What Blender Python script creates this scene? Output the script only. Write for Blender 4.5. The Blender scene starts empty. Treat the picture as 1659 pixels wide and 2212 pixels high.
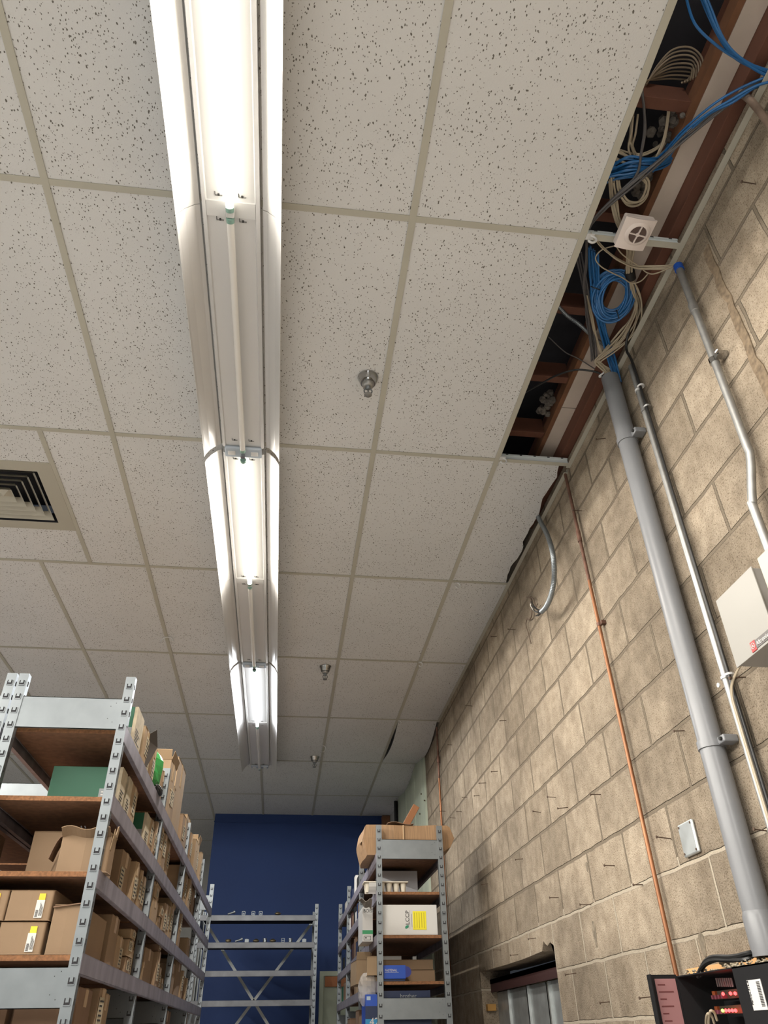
import bpy, math, random
from mathutils import Vector, Matrix
random.seed(7)
S = bpy.context.scene
COL = S.collection
PI = math.pi

# ---------------------------------------------------------------- camera
CAMPOS = Vector((-0.3094, -1.4460, 1.5959))
YAW, PITCH, ROLL, FPX = 0.1314, 0.6227, -0.0184, 1587.4
_cy, _sy, _cp, _sp = math.cos(YAW), math.sin(YAW), math.cos(PITCH), math.sin(PITCH)
_f = Vector((_sy*_cp, _cy*_cp, _sp)); _r = Vector((_cy, -_sy, 0)); _u = _r.cross(_f)
_R = math.cos(ROLL)*_r + math.sin(ROLL)*_u
_U = -math.sin(ROLL)*_r + math.cos(ROLL)*_u
cam = bpy.data.cameras.new('camera'); camo = bpy.data.objects.new('camera', cam); COL.objects.link(camo)
cam.sensor_fit = 'VERTICAL'; cam.sensor_height = 24.0; cam.lens = FPX/2212*24.0; cam.clip_start = .02
M3 = Matrix((_R, _U, -_f)).transposed()
camo.matrix_world = Matrix.Translation(CAMPOS) @ M3.to_4x4()
S.camera = camo

# ---------------------------------------------------------------- world, light, exposure
S.view_settings.view_transform = 'Standard'; S.view_settings.look = 'None'
S.view_settings.gamma = 1.0; S.view_settings.exposure = 0.88; S.view_settings.use_curve_mapping = False
S.cycles.use_denoising = True
S.cycles.max_bounces = 10; S.cycles.diffuse_bounces = 6; S.cycles.sample_clamp_indirect = 6.0
W = bpy.data.worlds.new('world'); S.world = W; W.use_nodes = True
W.node_tree.nodes['Background'].inputs[0].default_value = (.75, .85, 1, 1)
W.node_tree.nodes['Background'].inputs[1].default_value = 0.02
TUBE_L = 4.4          # radiance of the lit fluorescent tubes

TUBE_W = 11.5          # watts of light that leaves each side of a lit tube
def area(name, loc, size, energy, color, rot=(0, 0, 0), parent=None):
    l = bpy.data.lights.new(name, 'AREA'); l.shape = 'RECTANGLE'; l.size, l.size_y = size
    l.energy = energy; l.color = color
    o = bpy.data.objects.new(name, l); o.location = loc; o.rotation_euler = rot; COL.objects.link(o); return o
# added room fill, standing for unseen fluorescent rows left of and behind the camera
area('room_fill_light', (-5.2, -0.5, 3.78), (.3, 7.0), 150, (1, .97, .92))
area('room_fill_light', (-0.61, -3.9, 3.78), (.3, 3.4), 130, (1, .96, .90), (math.radians(15), 0, 0))
# daylight through the window behind the camera
area('window_daylight', (-2.2, -5.3, 2.0), (2.6, 1.8), 80, (.50, .80, 1.0), (-PI/2, 0, 0))
area('window_daylight', (-0.3, -5.3, 1.9), (1.4, 1.8), 36, (.50, .80, 1.0), (-PI/2, 0, 0))

# ---------------------------------------------------------------- where things stand
H = 3.90              # suspended ceiling
XW = 0.99             # face of the block wall
YB = 8.30             # blue end wall
def _ray(u, v):
    return (_f*FPX + _R*(u-829.5) - _U*(v-1106)).normalized()
def PZ(u, v, z=H):
    d = _ray(u, v); return CAMPOS + d*((z-CAMPOS.z)/d.z)
def PX(u, v, x=XW):
    d = _ray(u, v); return CAMPOS + d*((x-CAMPOS.x)/d.x)
def PY(u, v, y):
    d = _ray(u, v); return CAMPOS + d*((y-CAMPOS.y)/d.y)

# ---------------------------------------------------------------- materials
MATS = {}
def nmat(name):
    m = bpy.data.materials.new(name); m.use_nodes = True; MATS[name] = m
    nt = m.node_tree; b = nt.nodes['Principled BSDF']; return m, nt, b
def mat(name, col, rough=.6, metal=0., var=.0, scale=8., bump=0., emit=None, estr=0., alpha=1., stretch=(1, 1, 1), spec=None, trans=0.):
    m, nt, b = nmat(name); N, L = nt.nodes, nt.links
    b.inputs['Base Color'].default_value = (*col, 1); b.inputs['Roughness'].default_value = rough
    b.inputs['Metallic'].default_value = metal
    if spec is not None: b.inputs['Specular IOR Level'].default_value = spec
    if trans: b.inputs['Transmission Weight'].default_value = trans
    if alpha < 1: b.inputs['Alpha'].default_value = alpha
    if emit: b.inputs['Emission Color'].default_value = (*emit, 1); b.inputs['Emission Strength'].default_value = estr
    if var or bump:
        tc = N.new('ShaderNodeTexCoord'); mp = N.new('ShaderNodeMapping'); mp.inputs['Scale'].default_value = stretch
        L.new(tc.outputs['Object'], mp.inputs[0])
        n = N.new('ShaderNodeTexNoise'); n.inputs['Scale'].default_value = scale; n.inputs['Detail'].default_value = 6
        L.new(mp.outputs[0], n.inputs['Vector'])
        if var:
            r = N.new('ShaderNodeValToRGB'); r.color_ramp.elements[0].position = .3; r.color_ramp.elements[1].position = .7
            r.color_ramp.elements[0].color = (*[c*(1-var) for c in col], 1)
            r.color_ramp.elements[1].color = (*[min(1, c*(1+var)) for c in col], 1)
            L.new(n.outputs['Fac'], r.inputs[0]); L.new(r.outputs[0], b.inputs['Base Color'])
        if bump:
            bp = N.new('ShaderNodeBump'); bp.inputs['Strength'].default_value = bump; bp.inputs['Distance'].default_value = .004
            L.new(n.outputs['Fac'], bp.inputs['Height']); L.new(bp.outputs[0], b.inputs['Normal'])
    return m

def mix(nt, a, b_, fac, typ='MIX'):
    x = nt.nodes.new('ShaderNodeMix'); x.data_type = 'RGBA'; x.blend_type = typ
    for sock, val in ((x.inputs[6], a), (x.inputs[7], b_), (x.inputs[0], fac)):
        if hasattr(val, 'is_linked'): nt.links.new(val, sock)
        else: sock.default_value = val
    return x.outputs[2]
def math_(nt, op, a, b_=0.):
    x = nt.nodes.new('ShaderNodeMath'); x.operation = op
    for i, val in enumerate((a, b_)):
        if hasattr(val, 'is_linked'): nt.links.new(val, x.inputs[i])
        else: x.inputs[i].default_value = val
    return x.outputs[0]

def tile_material():
    m, nt, b = nmat('mineral_tile'); N, L = nt.nodes, nt.links
    tc = N.new('ShaderNodeTexCoord')
    ns = N.new('ShaderNodeTexNoise'); ns.inputs['Scale'].default_value = 60; L.new(tc.outputs['Object'], ns.inputs['Vector'])
    vm = N.new('ShaderNodeVectorMath'); vm.operation = 'SCALE'; vm.inputs[3].default_value = .008; L.new(ns.outputs['Color'], vm.inputs[0])
    va = N.new('ShaderNodeVectorMath'); va.operation = 'ADD'; L.new(tc.outputs['Object'], va.inputs[0]); L.new(vm.outputs[0], va.inputs[1])
    flat = N.new('ShaderNodeMapping'); flat.inputs['Scale'].default_value = (1, 1, 0); L.new(va.outputs[0], flat.inputs[0])
    dens = N.new('ShaderNodeTexNoise'); dens.inputs['Scale'].default_value = 5; L.new(tc.outputs['Object'], dens.inputs['Vector'])
    masks = []
    for sc, th, keep, rot in ((92, .20, .72, .2), (108, .18, .72, 1.2), (135, .18, .7, 2.2)):
        mp = N.new('ShaderNodeMapping'); mp.inputs['Scale'].default_value = (1, .62, 1); mp.inputs['Rotation'].default_value = (0, 0, rot)
        L.new(flat.outputs[0], mp.inputs[0])
        vo = N.new('ShaderNodeTexVoronoi'); vo.inputs['Scale'].default_value = sc; L.new(mp.outputs[0], vo.inputs['Vector'])
        sp = N.new('ShaderNodeSeparateColor'); L.new(vo.outputs['Color'], sp.inputs[0])
        rad = math_(nt, 'MULTIPLY', sp.outputs[1], th)
        a = math_(nt, 'LESS_THAN', vo.outputs['Distance'], math_(nt, 'ADD', rad, .05))
        k = math_(nt, 'LESS_THAN', sp.outputs[0], math_(nt, 'MULTIPLY', dens.outputs['Fac'], keep*2))
        masks.append(math_(nt, 'MULTIPLY', a, k))
    mk = math_(nt, 'MAXIMUM', math_(nt, 'MAXIMUM', masks[0], masks[1]), masks[2])
    big = N.new('ShaderNodeTexNoise'); big.inputs['Scale'].default_value = 2.2; big.inputs['Detail'].default_value = 4
    L.new(tc.outputs['Object'], big.inputs['Vector'])
    base = mix(nt, (.60, .605, .60, 1), (.69, .695, .69, 1), big.outputs['Fac'])
    col = mix(nt, base, (.15, .14, .125, 1), mk)
    L.new(col, b.inputs['Base Color']); b.inputs['Roughness'].default_value = .9; b.inputs['Specular IOR Level'].default_value = .15
    fn = N.new('ShaderNodeTexNoise'); fn.inputs['Scale'].default_value = 180; L.new(tc.outputs['Object'], fn.inputs['Vector'])
    bp = N.new('ShaderNodeBump'); bp.inputs['Strength'].default_value = .35; bp.inputs['Distance'].default_value = .003
    L.new(math_(nt, 'SUBTRACT', fn.outputs['Fac'], mk), bp.inputs['Height']); L.new(bp.outputs[0], b.inputs['Normal'])
    return m

def block_material():
    m, nt, b = nmat('concrete_block'); N, L = nt.nodes, nt.links
    tc = N.new('ShaderNodeTexCoord'); sx = N.new('ShaderNodeSeparateXYZ'); L.new(tc.outputs['Object'], sx.inputs[0])
    cb = N.new('ShaderNodeCombineXYZ')
    wob = N.new('ShaderNodeTexNoise'); wob.inputs['Scale'].default_value = 9; L.new(tc.outputs['Object'], wob.inputs['Vector'])
    wv = math_(nt, 'MULTIPLY', math_(nt, 'SUBTRACT', wob.outputs['Fac'], .5), .012)
    L.new(math_(nt, 'ADD', math_(nt, 'ADD', sx.outputs[1], 4-.28), wv), cb.inputs[0])
    L.new(math_(nt, 'ADD', math_(nt, 'ADD', sx.outputs[2], .155), wv), cb.inputs[1])
    br = N.new('ShaderNodeTexBrick'); L.new(cb.outputs[0], br.inputs['Vector'])
    br.inputs['Scale'].default_value = 1; br.inputs['Brick Width'].default_value = .4; br.inputs['Row Height'].default_value = .2
    br.inputs['Mortar Size'].default_value = .0075; br.inputs['Mortar Smooth'].default_value = .35; br.inputs['Bias'].default_value = 0
    br.inputs['Color1'].default_value = (.0, .0, .0, 1); br.inputs['Color2'].default_value = (1, 1, 1, 1); br.inputs['Mortar'].default_value = (.5, .5, .5, 1)
    ramp = N.new('ShaderNodeValToRGB'); e = ramp.color_ramp.elements
    e[0].position = 0; e[0].color = (.275, .232, .178, 1); e[1].position = 1; e[1].color = (.385, .328, .255, 1)
    L.new(br.outputs['Color'], ramp.inputs[0])
    n1 = N.new('ShaderNodeTexNoise'); n1.inputs['Scale'].default_value = 1.6; n1.inputs['Detail'].default_value = 7; n1.inputs['Roughness'].default_value = .65
    L.new(tc.outputs['Object'], n1.inputs['Vector'])
    r1 = N.new('ShaderNodeValToRGB'); r1.color_ramp.elements[0].position = .36; r1.color_ramp.elements[0].color = (.62, .60, .58, 1)
    r1.color_ramp.elements[1].position = .6; r1.color_ramp.elements[1].color = (1.1, 1.08, 1.05, 1); L.new(n1.outputs['Fac'], r1.inputs[0])
    c1 = mix(nt, ramp.outputs[0], r1.outputs[0], .85, 'MULTIPLY')
    # rain-like streaks running down
    mp = N.new('ShaderNodeMapping'); mp.inputs['Scale'].default_value = (1, 9, .7); L.new(tc.outputs['Object'], mp.inputs[0])
    n2 = N.new('ShaderNodeTexNoise'); n2.inputs['Scale'].default_value = 1.6; n2.inputs['Detail'].default_value = 3; L.new(mp.outputs[0], n2.inputs['Vector'])
    r2 = N.new('ShaderNodeValToRGB'); r2.color_ramp.elements[0].position = .3; r2.color_ramp.elements[0].color = (.70, .67, .63, 1)
    r2.color_ramp.elements[1].position = .5; r2.color_ramp.elements[1].color = (1, 1, 1, 1); L.new(n2.outputs['Fac'], r2.inputs[0])
    c2 = mix(nt, c1, r2.outputs[0], .35, 'MULTIPLY')
    # pores, more of them near the camera end of the wall
    pn = N.new('ShaderNodeTexNoise'); pn.inputs['Scale'].default_value = 190; pn.inputs['Detail'].default_value = 3; L.new(tc.outputs['Object'], pn.inputs['Vector'])
    pr = N.new('ShaderNodeValToRGB'); pr.color_ramp.elements[0].position = .34; pr.color_ramp.elements[0].color = (.50, .45, .40, 1)
    pr.color_ramp.elements[1].position = .46; pr.color_ramp.elements[1].color = (1.03, 1.03, 1.03, 1); L.new(pn.outputs['Fac'], pr.inputs[0])
    n5 = N.new('ShaderNodeTexNoise'); n5.inputs['Scale'].default_value = 14; n5.inputs['Detail'].default_value = 8; n5.inputs['Roughness'].default_value = .7
    L.new(tc.outputs['Object'], n5.inputs['Vector'])
    r5 = N.new('ShaderNodeValToRGB'); r5.color_ramp.elements[0].position = .35; r5.color_ramp.elements[0].color = (.66, .63, .60, 1)
    r5.color_ramp.elements[1].position = .62; r5.color_ramp.elements[1].color = (1.12, 1.12, 1.12, 1); L.new(n5.outputs['Fac'], r5.inputs[0])
    c2 = mix(nt, c2, r5.outputs[0], .7, 'MULTIPLY')
    c3 = mix(nt, c2, pr.outputs[0], .85, 'MULTIPLY')
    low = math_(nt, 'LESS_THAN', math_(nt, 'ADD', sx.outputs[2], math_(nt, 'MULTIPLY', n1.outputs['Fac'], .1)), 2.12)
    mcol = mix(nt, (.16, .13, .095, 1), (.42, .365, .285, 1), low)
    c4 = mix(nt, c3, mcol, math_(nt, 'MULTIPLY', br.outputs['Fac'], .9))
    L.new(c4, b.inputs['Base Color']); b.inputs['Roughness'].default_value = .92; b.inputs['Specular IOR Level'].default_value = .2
    h = math_(nt, 'SUBTRACT', math_(nt, 'MULTIPLY', pn.outputs['Fac'], .5), math_(nt, 'MULTIPLY', br.outputs['Fac'], 1.6))
    bp = N.new('ShaderNodeBump'); bp.inputs['Strength'].default_value = .9; bp.inputs['Distance'].default_value = .009
    L.new(h, bp.inputs['Height']); L.new(bp.outputs[0], b.inputs['Normal'])
    return m

TILE = tile_material(); BLOCK = block_material()
GRID = mat('aged_grid_paint', (.45, .435, .365), .55, var=.06, scale=3)
TEEWEB = mat('white_tee_web', (.62, .66, .66), .4, .3)
GALV = mat('galvanized_steel', (.235, .258, .272), .40, .75, var=.07, scale=14, bump=.06)
GALV2 = mat('beam_steel', (.32, .30, .35), .45, .5, var=.25, scale=14, stretch=(1, 1, .25))
SLOT = mat('slot_shadow_gap', (.03, .03, .035), .8)
BOARD = mat('particle_board', (.17, .088, .048), .8, var=.22, scale=40, bump=.2)
BEDGE = mat('particle_board_edge', (.22, .10, .042), .85, var=.3, scale=120, bump=.4)
CARD = mat('cardboard', (.245, .163, .096), .8, var=.08, scale=6)
CARD2 = mat('cardboard_pale', (.31, .215, .125), .8, var=.08, scale=6)
CARD3 = mat('cardboard_dark', (.19, .115, .07), .8, var=.1, scale=6)
TAPE = mat('packing_tape', (.52, .37, .22), .3)
GREENP = mat('green_print', (.012, .10, .052), .5)
GREENB = mat('bright_green', (.035, .25, .06), .4)
WHITEP = mat('white_paper', (.60, .59, .565), .6)
CREAM = mat('printed_pale_card', (.42, .36, .255), .7, var=.2, scale=30)
INK = mat('black_ink', (.03, .03, .03), .6)
YEL = mat('yellow_label', (.85, .52, .03), .5)
YEL2 = mat('yellow_green_label', (.80, .72, .03), .5)
WHITEM = mat('white_enamel', (.62, .62, .615), .32)
REFL = mat('reflector_enamel', (.58, .575, .565), .3)
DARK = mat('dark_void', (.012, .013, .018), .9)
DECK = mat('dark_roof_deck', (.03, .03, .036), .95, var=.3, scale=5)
REDWOOD = mat('red_brown_timber', (.125, .048, .028), .75, var=.2, scale=10, stretch=(1, .15, 1), bump=.1)
TIMBER = mat('brown_timber', (.17, .075, .035), .8, var=.2, scale=12, bump=.1)
GYP = mat('old_gypsum', (.50, .43, .365), .85, var=.08, scale=8, bump=.15)
PVC = mat('grey_pvc', (.19, .195, .205), .36, var=.05, scale=6)
EMT = mat('emt_steel', (.34, .34, .33), .45, .8, var=.12, scale=30)
COPPER = mat('bright_copper', (.27, .12, .058), .45, .6, var=.3, scale=20, stretch=(1, 1, .3))
COPPERD = mat('tarnished_copper', (.16, .085, .06), .6, .5, var=.3, scale=25)
CHROME = mat('chrome', (.42, .42, .42), .12, 1.)
BLUEC = mat('blue_cable_sheath', (.018, .115, .30), .38)
WHITEC = mat('ivory_cable_sheath', (.38, .32, .23), .45)
GREYC = mat('dark_grey_cable_sheath', (.085, .08, .08), .45)
BLACKC = mat('black_cable_sheath', (.015, .015, .015), .4)
BLACKP = mat('black_powder_coat', (.009, .009, .010), .6, spec=.25)
RUST = mat('rusty_nail', (.10, .065, .045), .7, .4)
BLUEW = mat('blue_wall_paint', (.007, .032, .135), .7, var=.06, scale=1.5)
GREENW = mat('green_grey_paint', (.40, .44, .35), .75, var=.12, scale=2, stretch=(1, 4, .6))
GREYW = mat('grey_paint', (.40, .40, .38), .8, var=.05, scale=2)
FLOORM = mat('grey_concrete', (.44, .43, .42), .6, var=.1, scale=1.5)
DIFF = mat('diffuser_paint', (.43, .41, .34), .5)
PINK = mat('pink_notice', (.30, .15, .15), .6)
PCB = mat('circuit_board', (.04, .03, .02), .5)
LEDR = mat('red_led', (.8, .02, .02), .4, emit=(1, .02, .02), estr=8)
LEDG = mat('green_led', (.2, .8, .05), .4, emit=(.4, 1, .05), estr=5)
BLUEBOX = mat('royal_blue_print', (.012, .07, .42), .45)
DBLUE = mat('dark_blue_print', (.008, .02, .07), .4)
CYANP = mat('cyan_print', (.02, .25, .5), .45)
PULP = mat('moulded_pulp', (.62, .57, .47), .9, bump=.3, scale=60)
PLASTIC = mat('clear_plastic_film', (.75, .72, .68), .12, alpha=.38, spec=.8)
BEIGE = mat('cream_enamel', (.33, .315, .25), .35)
SENSOR = mat('pinkish_white_plastic', (.72, .64, .60), .45)
TUBEON = mat('lit_tube', (1, 1, 1), .5, emit=(1, .93, .78), estr=TUBE_L)
TUBEON2 = mat('lit_tube_cool', (1, 1, 1), .5, emit=(.92, .96, 1.0), estr=TUBE_L)
TUBEOFF = mat('unlit_tube_glass', (.78, .77, .74), .15, spec=.7)
ENDCAP = mat('green_end_cap', (.25, .42, .36), .35, .3)
REDSTEEL = mat('red_oxide_steel', (.04, .012, .011), .7)
DUST = mat('dusty_insulation', (.13, .115, .10), 1., var=.4, scale=40, bump=1)
ZINC = mat('zinc_stud', (.50, .53, .53), .45, .7, var=.2, scale=9)
PAPERB = mat('beige_wallboard', (.60, .50, .36), .8)
BRONZE = mat('aged_brass', (.35, .29, .18), .35, .9)

# ---------------------------------------------------------------- mesh builder
ORG = {}
class MB:
    def __init__(s): s.v = []; s.f = []; s.m = []; s.cur = 0
    def add(s, vs, fs):
        b = len(s.v); s.v += [tuple(x) for x in vs]
        for q in fs: s.f.append([b+i for i in q]); s.m.append(s.cur)
    def box(s, x0, x1, y0, y1, z0, z1, rz=0, R=None, c=None):
        vs = [Vector((x, y, z)) for z in (z0, z1) for y in (y0, y1) for x in (x0, x1)]
        if rz: R = Matrix.Rotation(rz, 3, 'Z')
        if R is not None:
            cc = Vector(c) if c is not None else Vector(((x0+x1)/2, (y0+y1)/2, (z0+z1)/2))
            vs = [R @ (p-cc) + cc for p in vs]
        s.add(vs, [(0, 2, 3, 1), (4, 5, 7, 6), (0, 1, 5, 4), (2, 6, 7, 3), (0, 4, 6, 2), (1, 3, 7, 5)]); return s
    def prism(s, poly, axis, a, b):
        n = len(poly)
        def pt(p, t):
            return {'x': (t, p[0], p[1]), 'y': (p[0], t, p[1]), 'z': (p[0], p[1], t)}[axis]
        s.add([pt(p, a) for p in poly]+[pt(p, b) for p in poly],
              [tuple(range(n)), tuple(range(2*n-1, n-1, -1))]+[(i, (i+1) % n, n+(i+1) % n, n+i) for i in range(n)]); return s
    def tube(s, pts, r, n=8, caps=True, rf=None):
        pts = [Vector(p) for p in pts]; k = len(pts); rings = []
        t0 = (pts[1]-pts[0]).normalized(); a = Vector((0, 0, 1)) if abs(t0.z) < .9 else Vector((1, 0, 0))
        nrm = t0.cross(a).normalized()
        for i, p in enumerate(pts):
            t = (pts[min(i+1, k-1)]-pts[max(i-1, 0)]).normalized()
            nrm = (nrm-t*nrm.dot(t)).normalized(); bn = t.cross(nrm)
            rr = rf(i) if rf else r
            rings += [p+(nrm*math.cos(2*PI*j/n)+bn*math.sin(2*PI*j/n))*rr for j in range(n)]
        fs = [(i*n+j, i*n+(j+1) % n, (i+1)*n+(j+1) % n, (i+1)*n+j) for i in range(k-1) for j in range(n)]
        if caps: fs += [tuple(range(n-1, -1, -1)), tuple((k-1)*n+j for j in range(n))]
        s.add(rings, fs); return s
    def lathe(s, prof, c, n=24, R=None):
        vs = []
        for r, z in prof:
            for j in range(n):
                p = Vector((r*math.cos(2*PI*j/n), r*math.sin(2*PI*j/n), z))
                if R is not None: p = R @ p
                vs.append(p+Vector(c))
        k = len(prof)
        fs = [(i*n+j, i*n+(j+1) % n, (i+1)*n+(j+1) % n, (i+1)*n+j) for i in range(k-1) for j in range(n)]
        s.add(vs, fs+[tuple(range(n-1, -1, -1)), tuple((k-1)*n+j for j in range(n))]); return s
    def sheet(s, fn, nu, nv, th=.003):
        # a curved sheet with real thickness: fn(u,v) -> point
        g = [[Vector(fn(i/nu, j/nv)) for j in range(nv+1)] for i in range(nu+1)]
        top, bot = [], []
        for i in range(nu+1):
            for j in range(nv+1):
                a = g[min(i+1, nu)][j]-g[max(i-1, 0)][j]; b = g[i][min(j+1, nv)]-g[i][max(j-1, 0)]
                nn = a.cross(b); nn = nn.normalized() if nn.length > 1e-9 else Vector((0, 0, 1))
                top.append(g[i][j]+nn*th/2); bot.append(g[i][j]-nn*th/2)
        w = nv+1; o = len(top); fs = []
        for i in range(nu):
            for j in range(nv):
                q = (i*w+j, (i+1)*w+j, (i+1)*w+j+1, i*w+j+1); fs.append(q); fs.append(tuple(o+t for t in reversed(q)))
        for i in range(nu):
            fs.append((i*w, o+i*w, o+(i+1)*w, (i+1)*w)); fs.append((i*w+nv, (i+1)*w+nv, o+(i+1)*w+nv, o+i*w+nv))
        for j in range(nv):
            fs.append((j, j+1, o+j+1, o+j)); fs.append((nu*w+j, o+nu*w+j, o+nu*w+j+1, nu*w+j+1))
        s.add(top+bot, fs); return s
    def build(s, name, mats, parent=None, loc=None, smooth=False, bevel=0.):
        if not isinstance(mats, (list, tuple)): mats = [mats]
        org = ORG[parent.name] if parent else Vector(loc if loc is not None else (0, 0, 0))
        me = bpy.data.meshes.new(name)
        me.from_pydata([(v[0]-org.x, v[1]-org.y, v[2]-org.z) for v in s.v], [], s.f)
        for m in mats: me.materials.append(m)
        me.polygons.foreach_set('material_index', s.m)
        if smooth: me.polygons.foreach_set('use_smooth', [True]*len(me.polygons))
        me.update()
        o = bpy.data.objects.new(name, me); COL.objects.link(o)
        if parent: o.parent = parent
        else: o.location = org
        ORG[o.name] = org
        if bevel:
            b = o.modifiers.new('bevel', 'BEVEL'); b.width = bevel; b.segments = 2; b.limit_method = 'ANGLE'
        if smooth:
            e = o.modifiers.new('edges', 'EDGE_SPLIT'); e.split_angle = math.radians(50)
        return o
def tag(o, label=None, cat=None, group=None, kind=None):
    if label: o['label'] = label
    if cat: o['category'] = cat
    if group: o['group'] = group
    if kind: o['kind'] = kind
    return o
def thing(name, loc, label, cat, group=None):
    o = bpy.data.objects.new(name, None); COL.objects.link(o); o.location = loc; o.empty_display_size = .05
    ORG[o.name] = Vector(loc); return tag(o, label, cat, group)
def smoothpath(pts, n=8):
    P = [Vector(p) for p in pts]; P = [P[0]*2-P[1]]+P+[P[-1]*2-P[-2]]; out = []
    for i in range(1, len(P)-2):
        a, b, c, d = P[i-1:i+3]
        for k in range(n):
            t = k/n
            out.append(.5*((2*b)+(c-a)*t+(2*a-5*b+4*c-d)*t*t+(3*b-a-3*c+d)*t**3))
    out.append(P[-2]); return out
def text(name, body, size, origin, right, up, m, parent, depth=.0006, squash=1.):
    cu = bpy.data.curves.new(name, 'FONT'); cu.body = body; cu.size = size; cu.extrude = depth
    tmp = bpy.data.objects.new(name, cu); COL.objects.link(tmp)
    dg = bpy.context.evaluated_depsgraph_get(); dg.update()
    me = bpy.data.meshes.new_from_object(tmp.evaluated_get(dg)); bpy.data.objects.remove(tmp)
    right, up = Vector(right).normalized(), Vector(up).normalized(); nn = right.cross(up)
    me.materials.clear(); me.materials.append(m)
    me.polygons.foreach_set('material_index', [0]*len(me.polygons))
    org = ORG[parent.name]
    for v in me.vertices:
        v.co = Vector(origin)+right*v.co.x*squash+up*v.co.y+nn*v.co.z-org
    o = bpy.data.objects.new(name, me); COL.objects.link(o); o.parent = parent; ORG[o.name] = org; return o

# ================================================================ the room
def struct(name, mb, m, parent=None, loc=None, **k):
    o = mb.build(name, m, parent, loc, **k)
    if not parent: tag(o, kind='structure')
    return o
struct('floor', MB().box(-7, 3, -6, 12, -.1, 0), FLOORM)
# block wall with the rough opening
OPY0, OPY1 = 2.49, 4.05
wr = MB()
wr.box(XW, XW+.2, -6, OPY0, 0, 5.0); wr.box(XW, XW+.2, OPY1, 12, 0, 5.0)
wr.box(XW, XW+.2, OPY0, OPY1, 0, .9)
rough = [PX(u, v) for u, v in ((1034, 2100), (1045, 2096), (1047, 2088), (1051, 2096), (1090, 2085), (1130, 2072), (1171, 2055), (1174, 2033), (1179, 2040), (1183, 2043), (1188, 2035), (1192, 2046), (1196, 2042), (1199, 2062))]
poly = [(p.y, p.z) for p in rough]; poly[0] = (OPY1, poly[0][1]); poly[-1] = (OPY0, poly[-1][1])
wr.prism(poly+[(OPY0, 5.0), (OPY1, 5.0)], 'x', XW, XW+.2)
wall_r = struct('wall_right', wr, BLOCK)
# rough mortar strip left where something was torn off
st = MB(); random.seed(3)
pts = [(-.086+.003*math.sin(i*1.7)+random.uniform(-.003, .003), 3.76-i*.045) for i in range(24)]
st.prism([(y-.017+random.uniform(-.004, .004), z) for y, z in pts]+[(y+.017+random.uniform(-.004, .004), z) for y, z in reversed(pts)], 'x', XW-.004, XW+.01)
struct('mortar_strip', st, mat('old_adhesive', (.17, .125, .08), .95, var=.35, scale=60, bump=1), wall_r)
# blue end wall with the green doorway below its right end
wb = MB()
wb.box(-1.195, .155, YB, YB+.2, 0, 4.0); wb.box(.155, XW, YB, YB+.2, 2.232, 4.0)
wall_b = struct('wall_back', wb, BLUEW)
struct('trim_1', MB().box(-1.2, .95, YB-.012, YB-.001, 3.80, 3.815), BLUEW)
d = MB(); d.box(.155, XW, YB+.02, YB+.16, 0, 2.232)
door = struct('door_1', d, GREENW)
struct('door_frame', MB().box(.155, .20, YB-.01, YB+.02, 0, 2.232).box(.20, XW, YB-.01, YB+.02, 2.185, 2.232), GREENW, door)
struct('door_header', MB().box(.215, XW-.02, YB-.025, YB+.02, 2.085, 2.18), mat('orange_brown_timber', (.35, .13, .05), .7), door)
struct('wall_far_left', MB().box(-7, -1.195, 10.9, 11.1, 0, 4.0), GREYW)
struct('wall_left', MB().box(-7.1, -6.9, -6, 11, 0, 4.0), GREYW)
wf = MB(); wf.box(-7, XW, -5.7, -5.5, 0, .9); wf.box(-7, XW, -5.7, -5.5, 2.9, 4.0)
wf.box(-7, -3.6, -5.7, -5.5, .9, 2.9); wf.box(.5, XW, -5.7, -5.5, .9, 2.9)
struct('wall_front', wf, GREYW)
# green painted boards on the far end of the block wall
gb = MB(); gb.box(XW-.022, XW-.0015, 5.66, 7.44, 0, 3.97)
for y in (6.25, 6.85): gb.box(XW-.026, XW-.022, y-.03, y+.03, 2.2, 3.9)
gp = tag(gb.build('painted_board', GREENW), 'tall pale green board fixed over the far end of the block wall', 'board')
nb = MB()
for u, v in ((911, 1715), (918, 1729), (908, 1758)):
    p = PX(u, v, XW-.022); nb.lathe([(.006, 0), (.008, -.01)], p, 8, Matrix.Rotation(PI/2, 3, 'Y'))
nb.build('nail_head', RUST, gp)
tag(MB().tube([(XW-.04, 7.50, 0), (XW-.04, 7.50, 3.95)], .022, 10).build('drain_pipe', BLACKP, smooth=True), 'black vertical pipe in the far right corner beside the green board', 'pipe')
tag(MB().box(XW-.03, XW-.0015, 7.60, 8.27, 0, 3.93).build('corner_panel', GREYW), 'narrow grey panel in the far right corner beside the black pipe', 'panel')
tag(MB().box(.86, .955, 8.1, 8.2, 3.2, 3.86).build('timber_post', TIMBER), 'short brown timber post in the far corner above the blue wall end', 'post')

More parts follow.
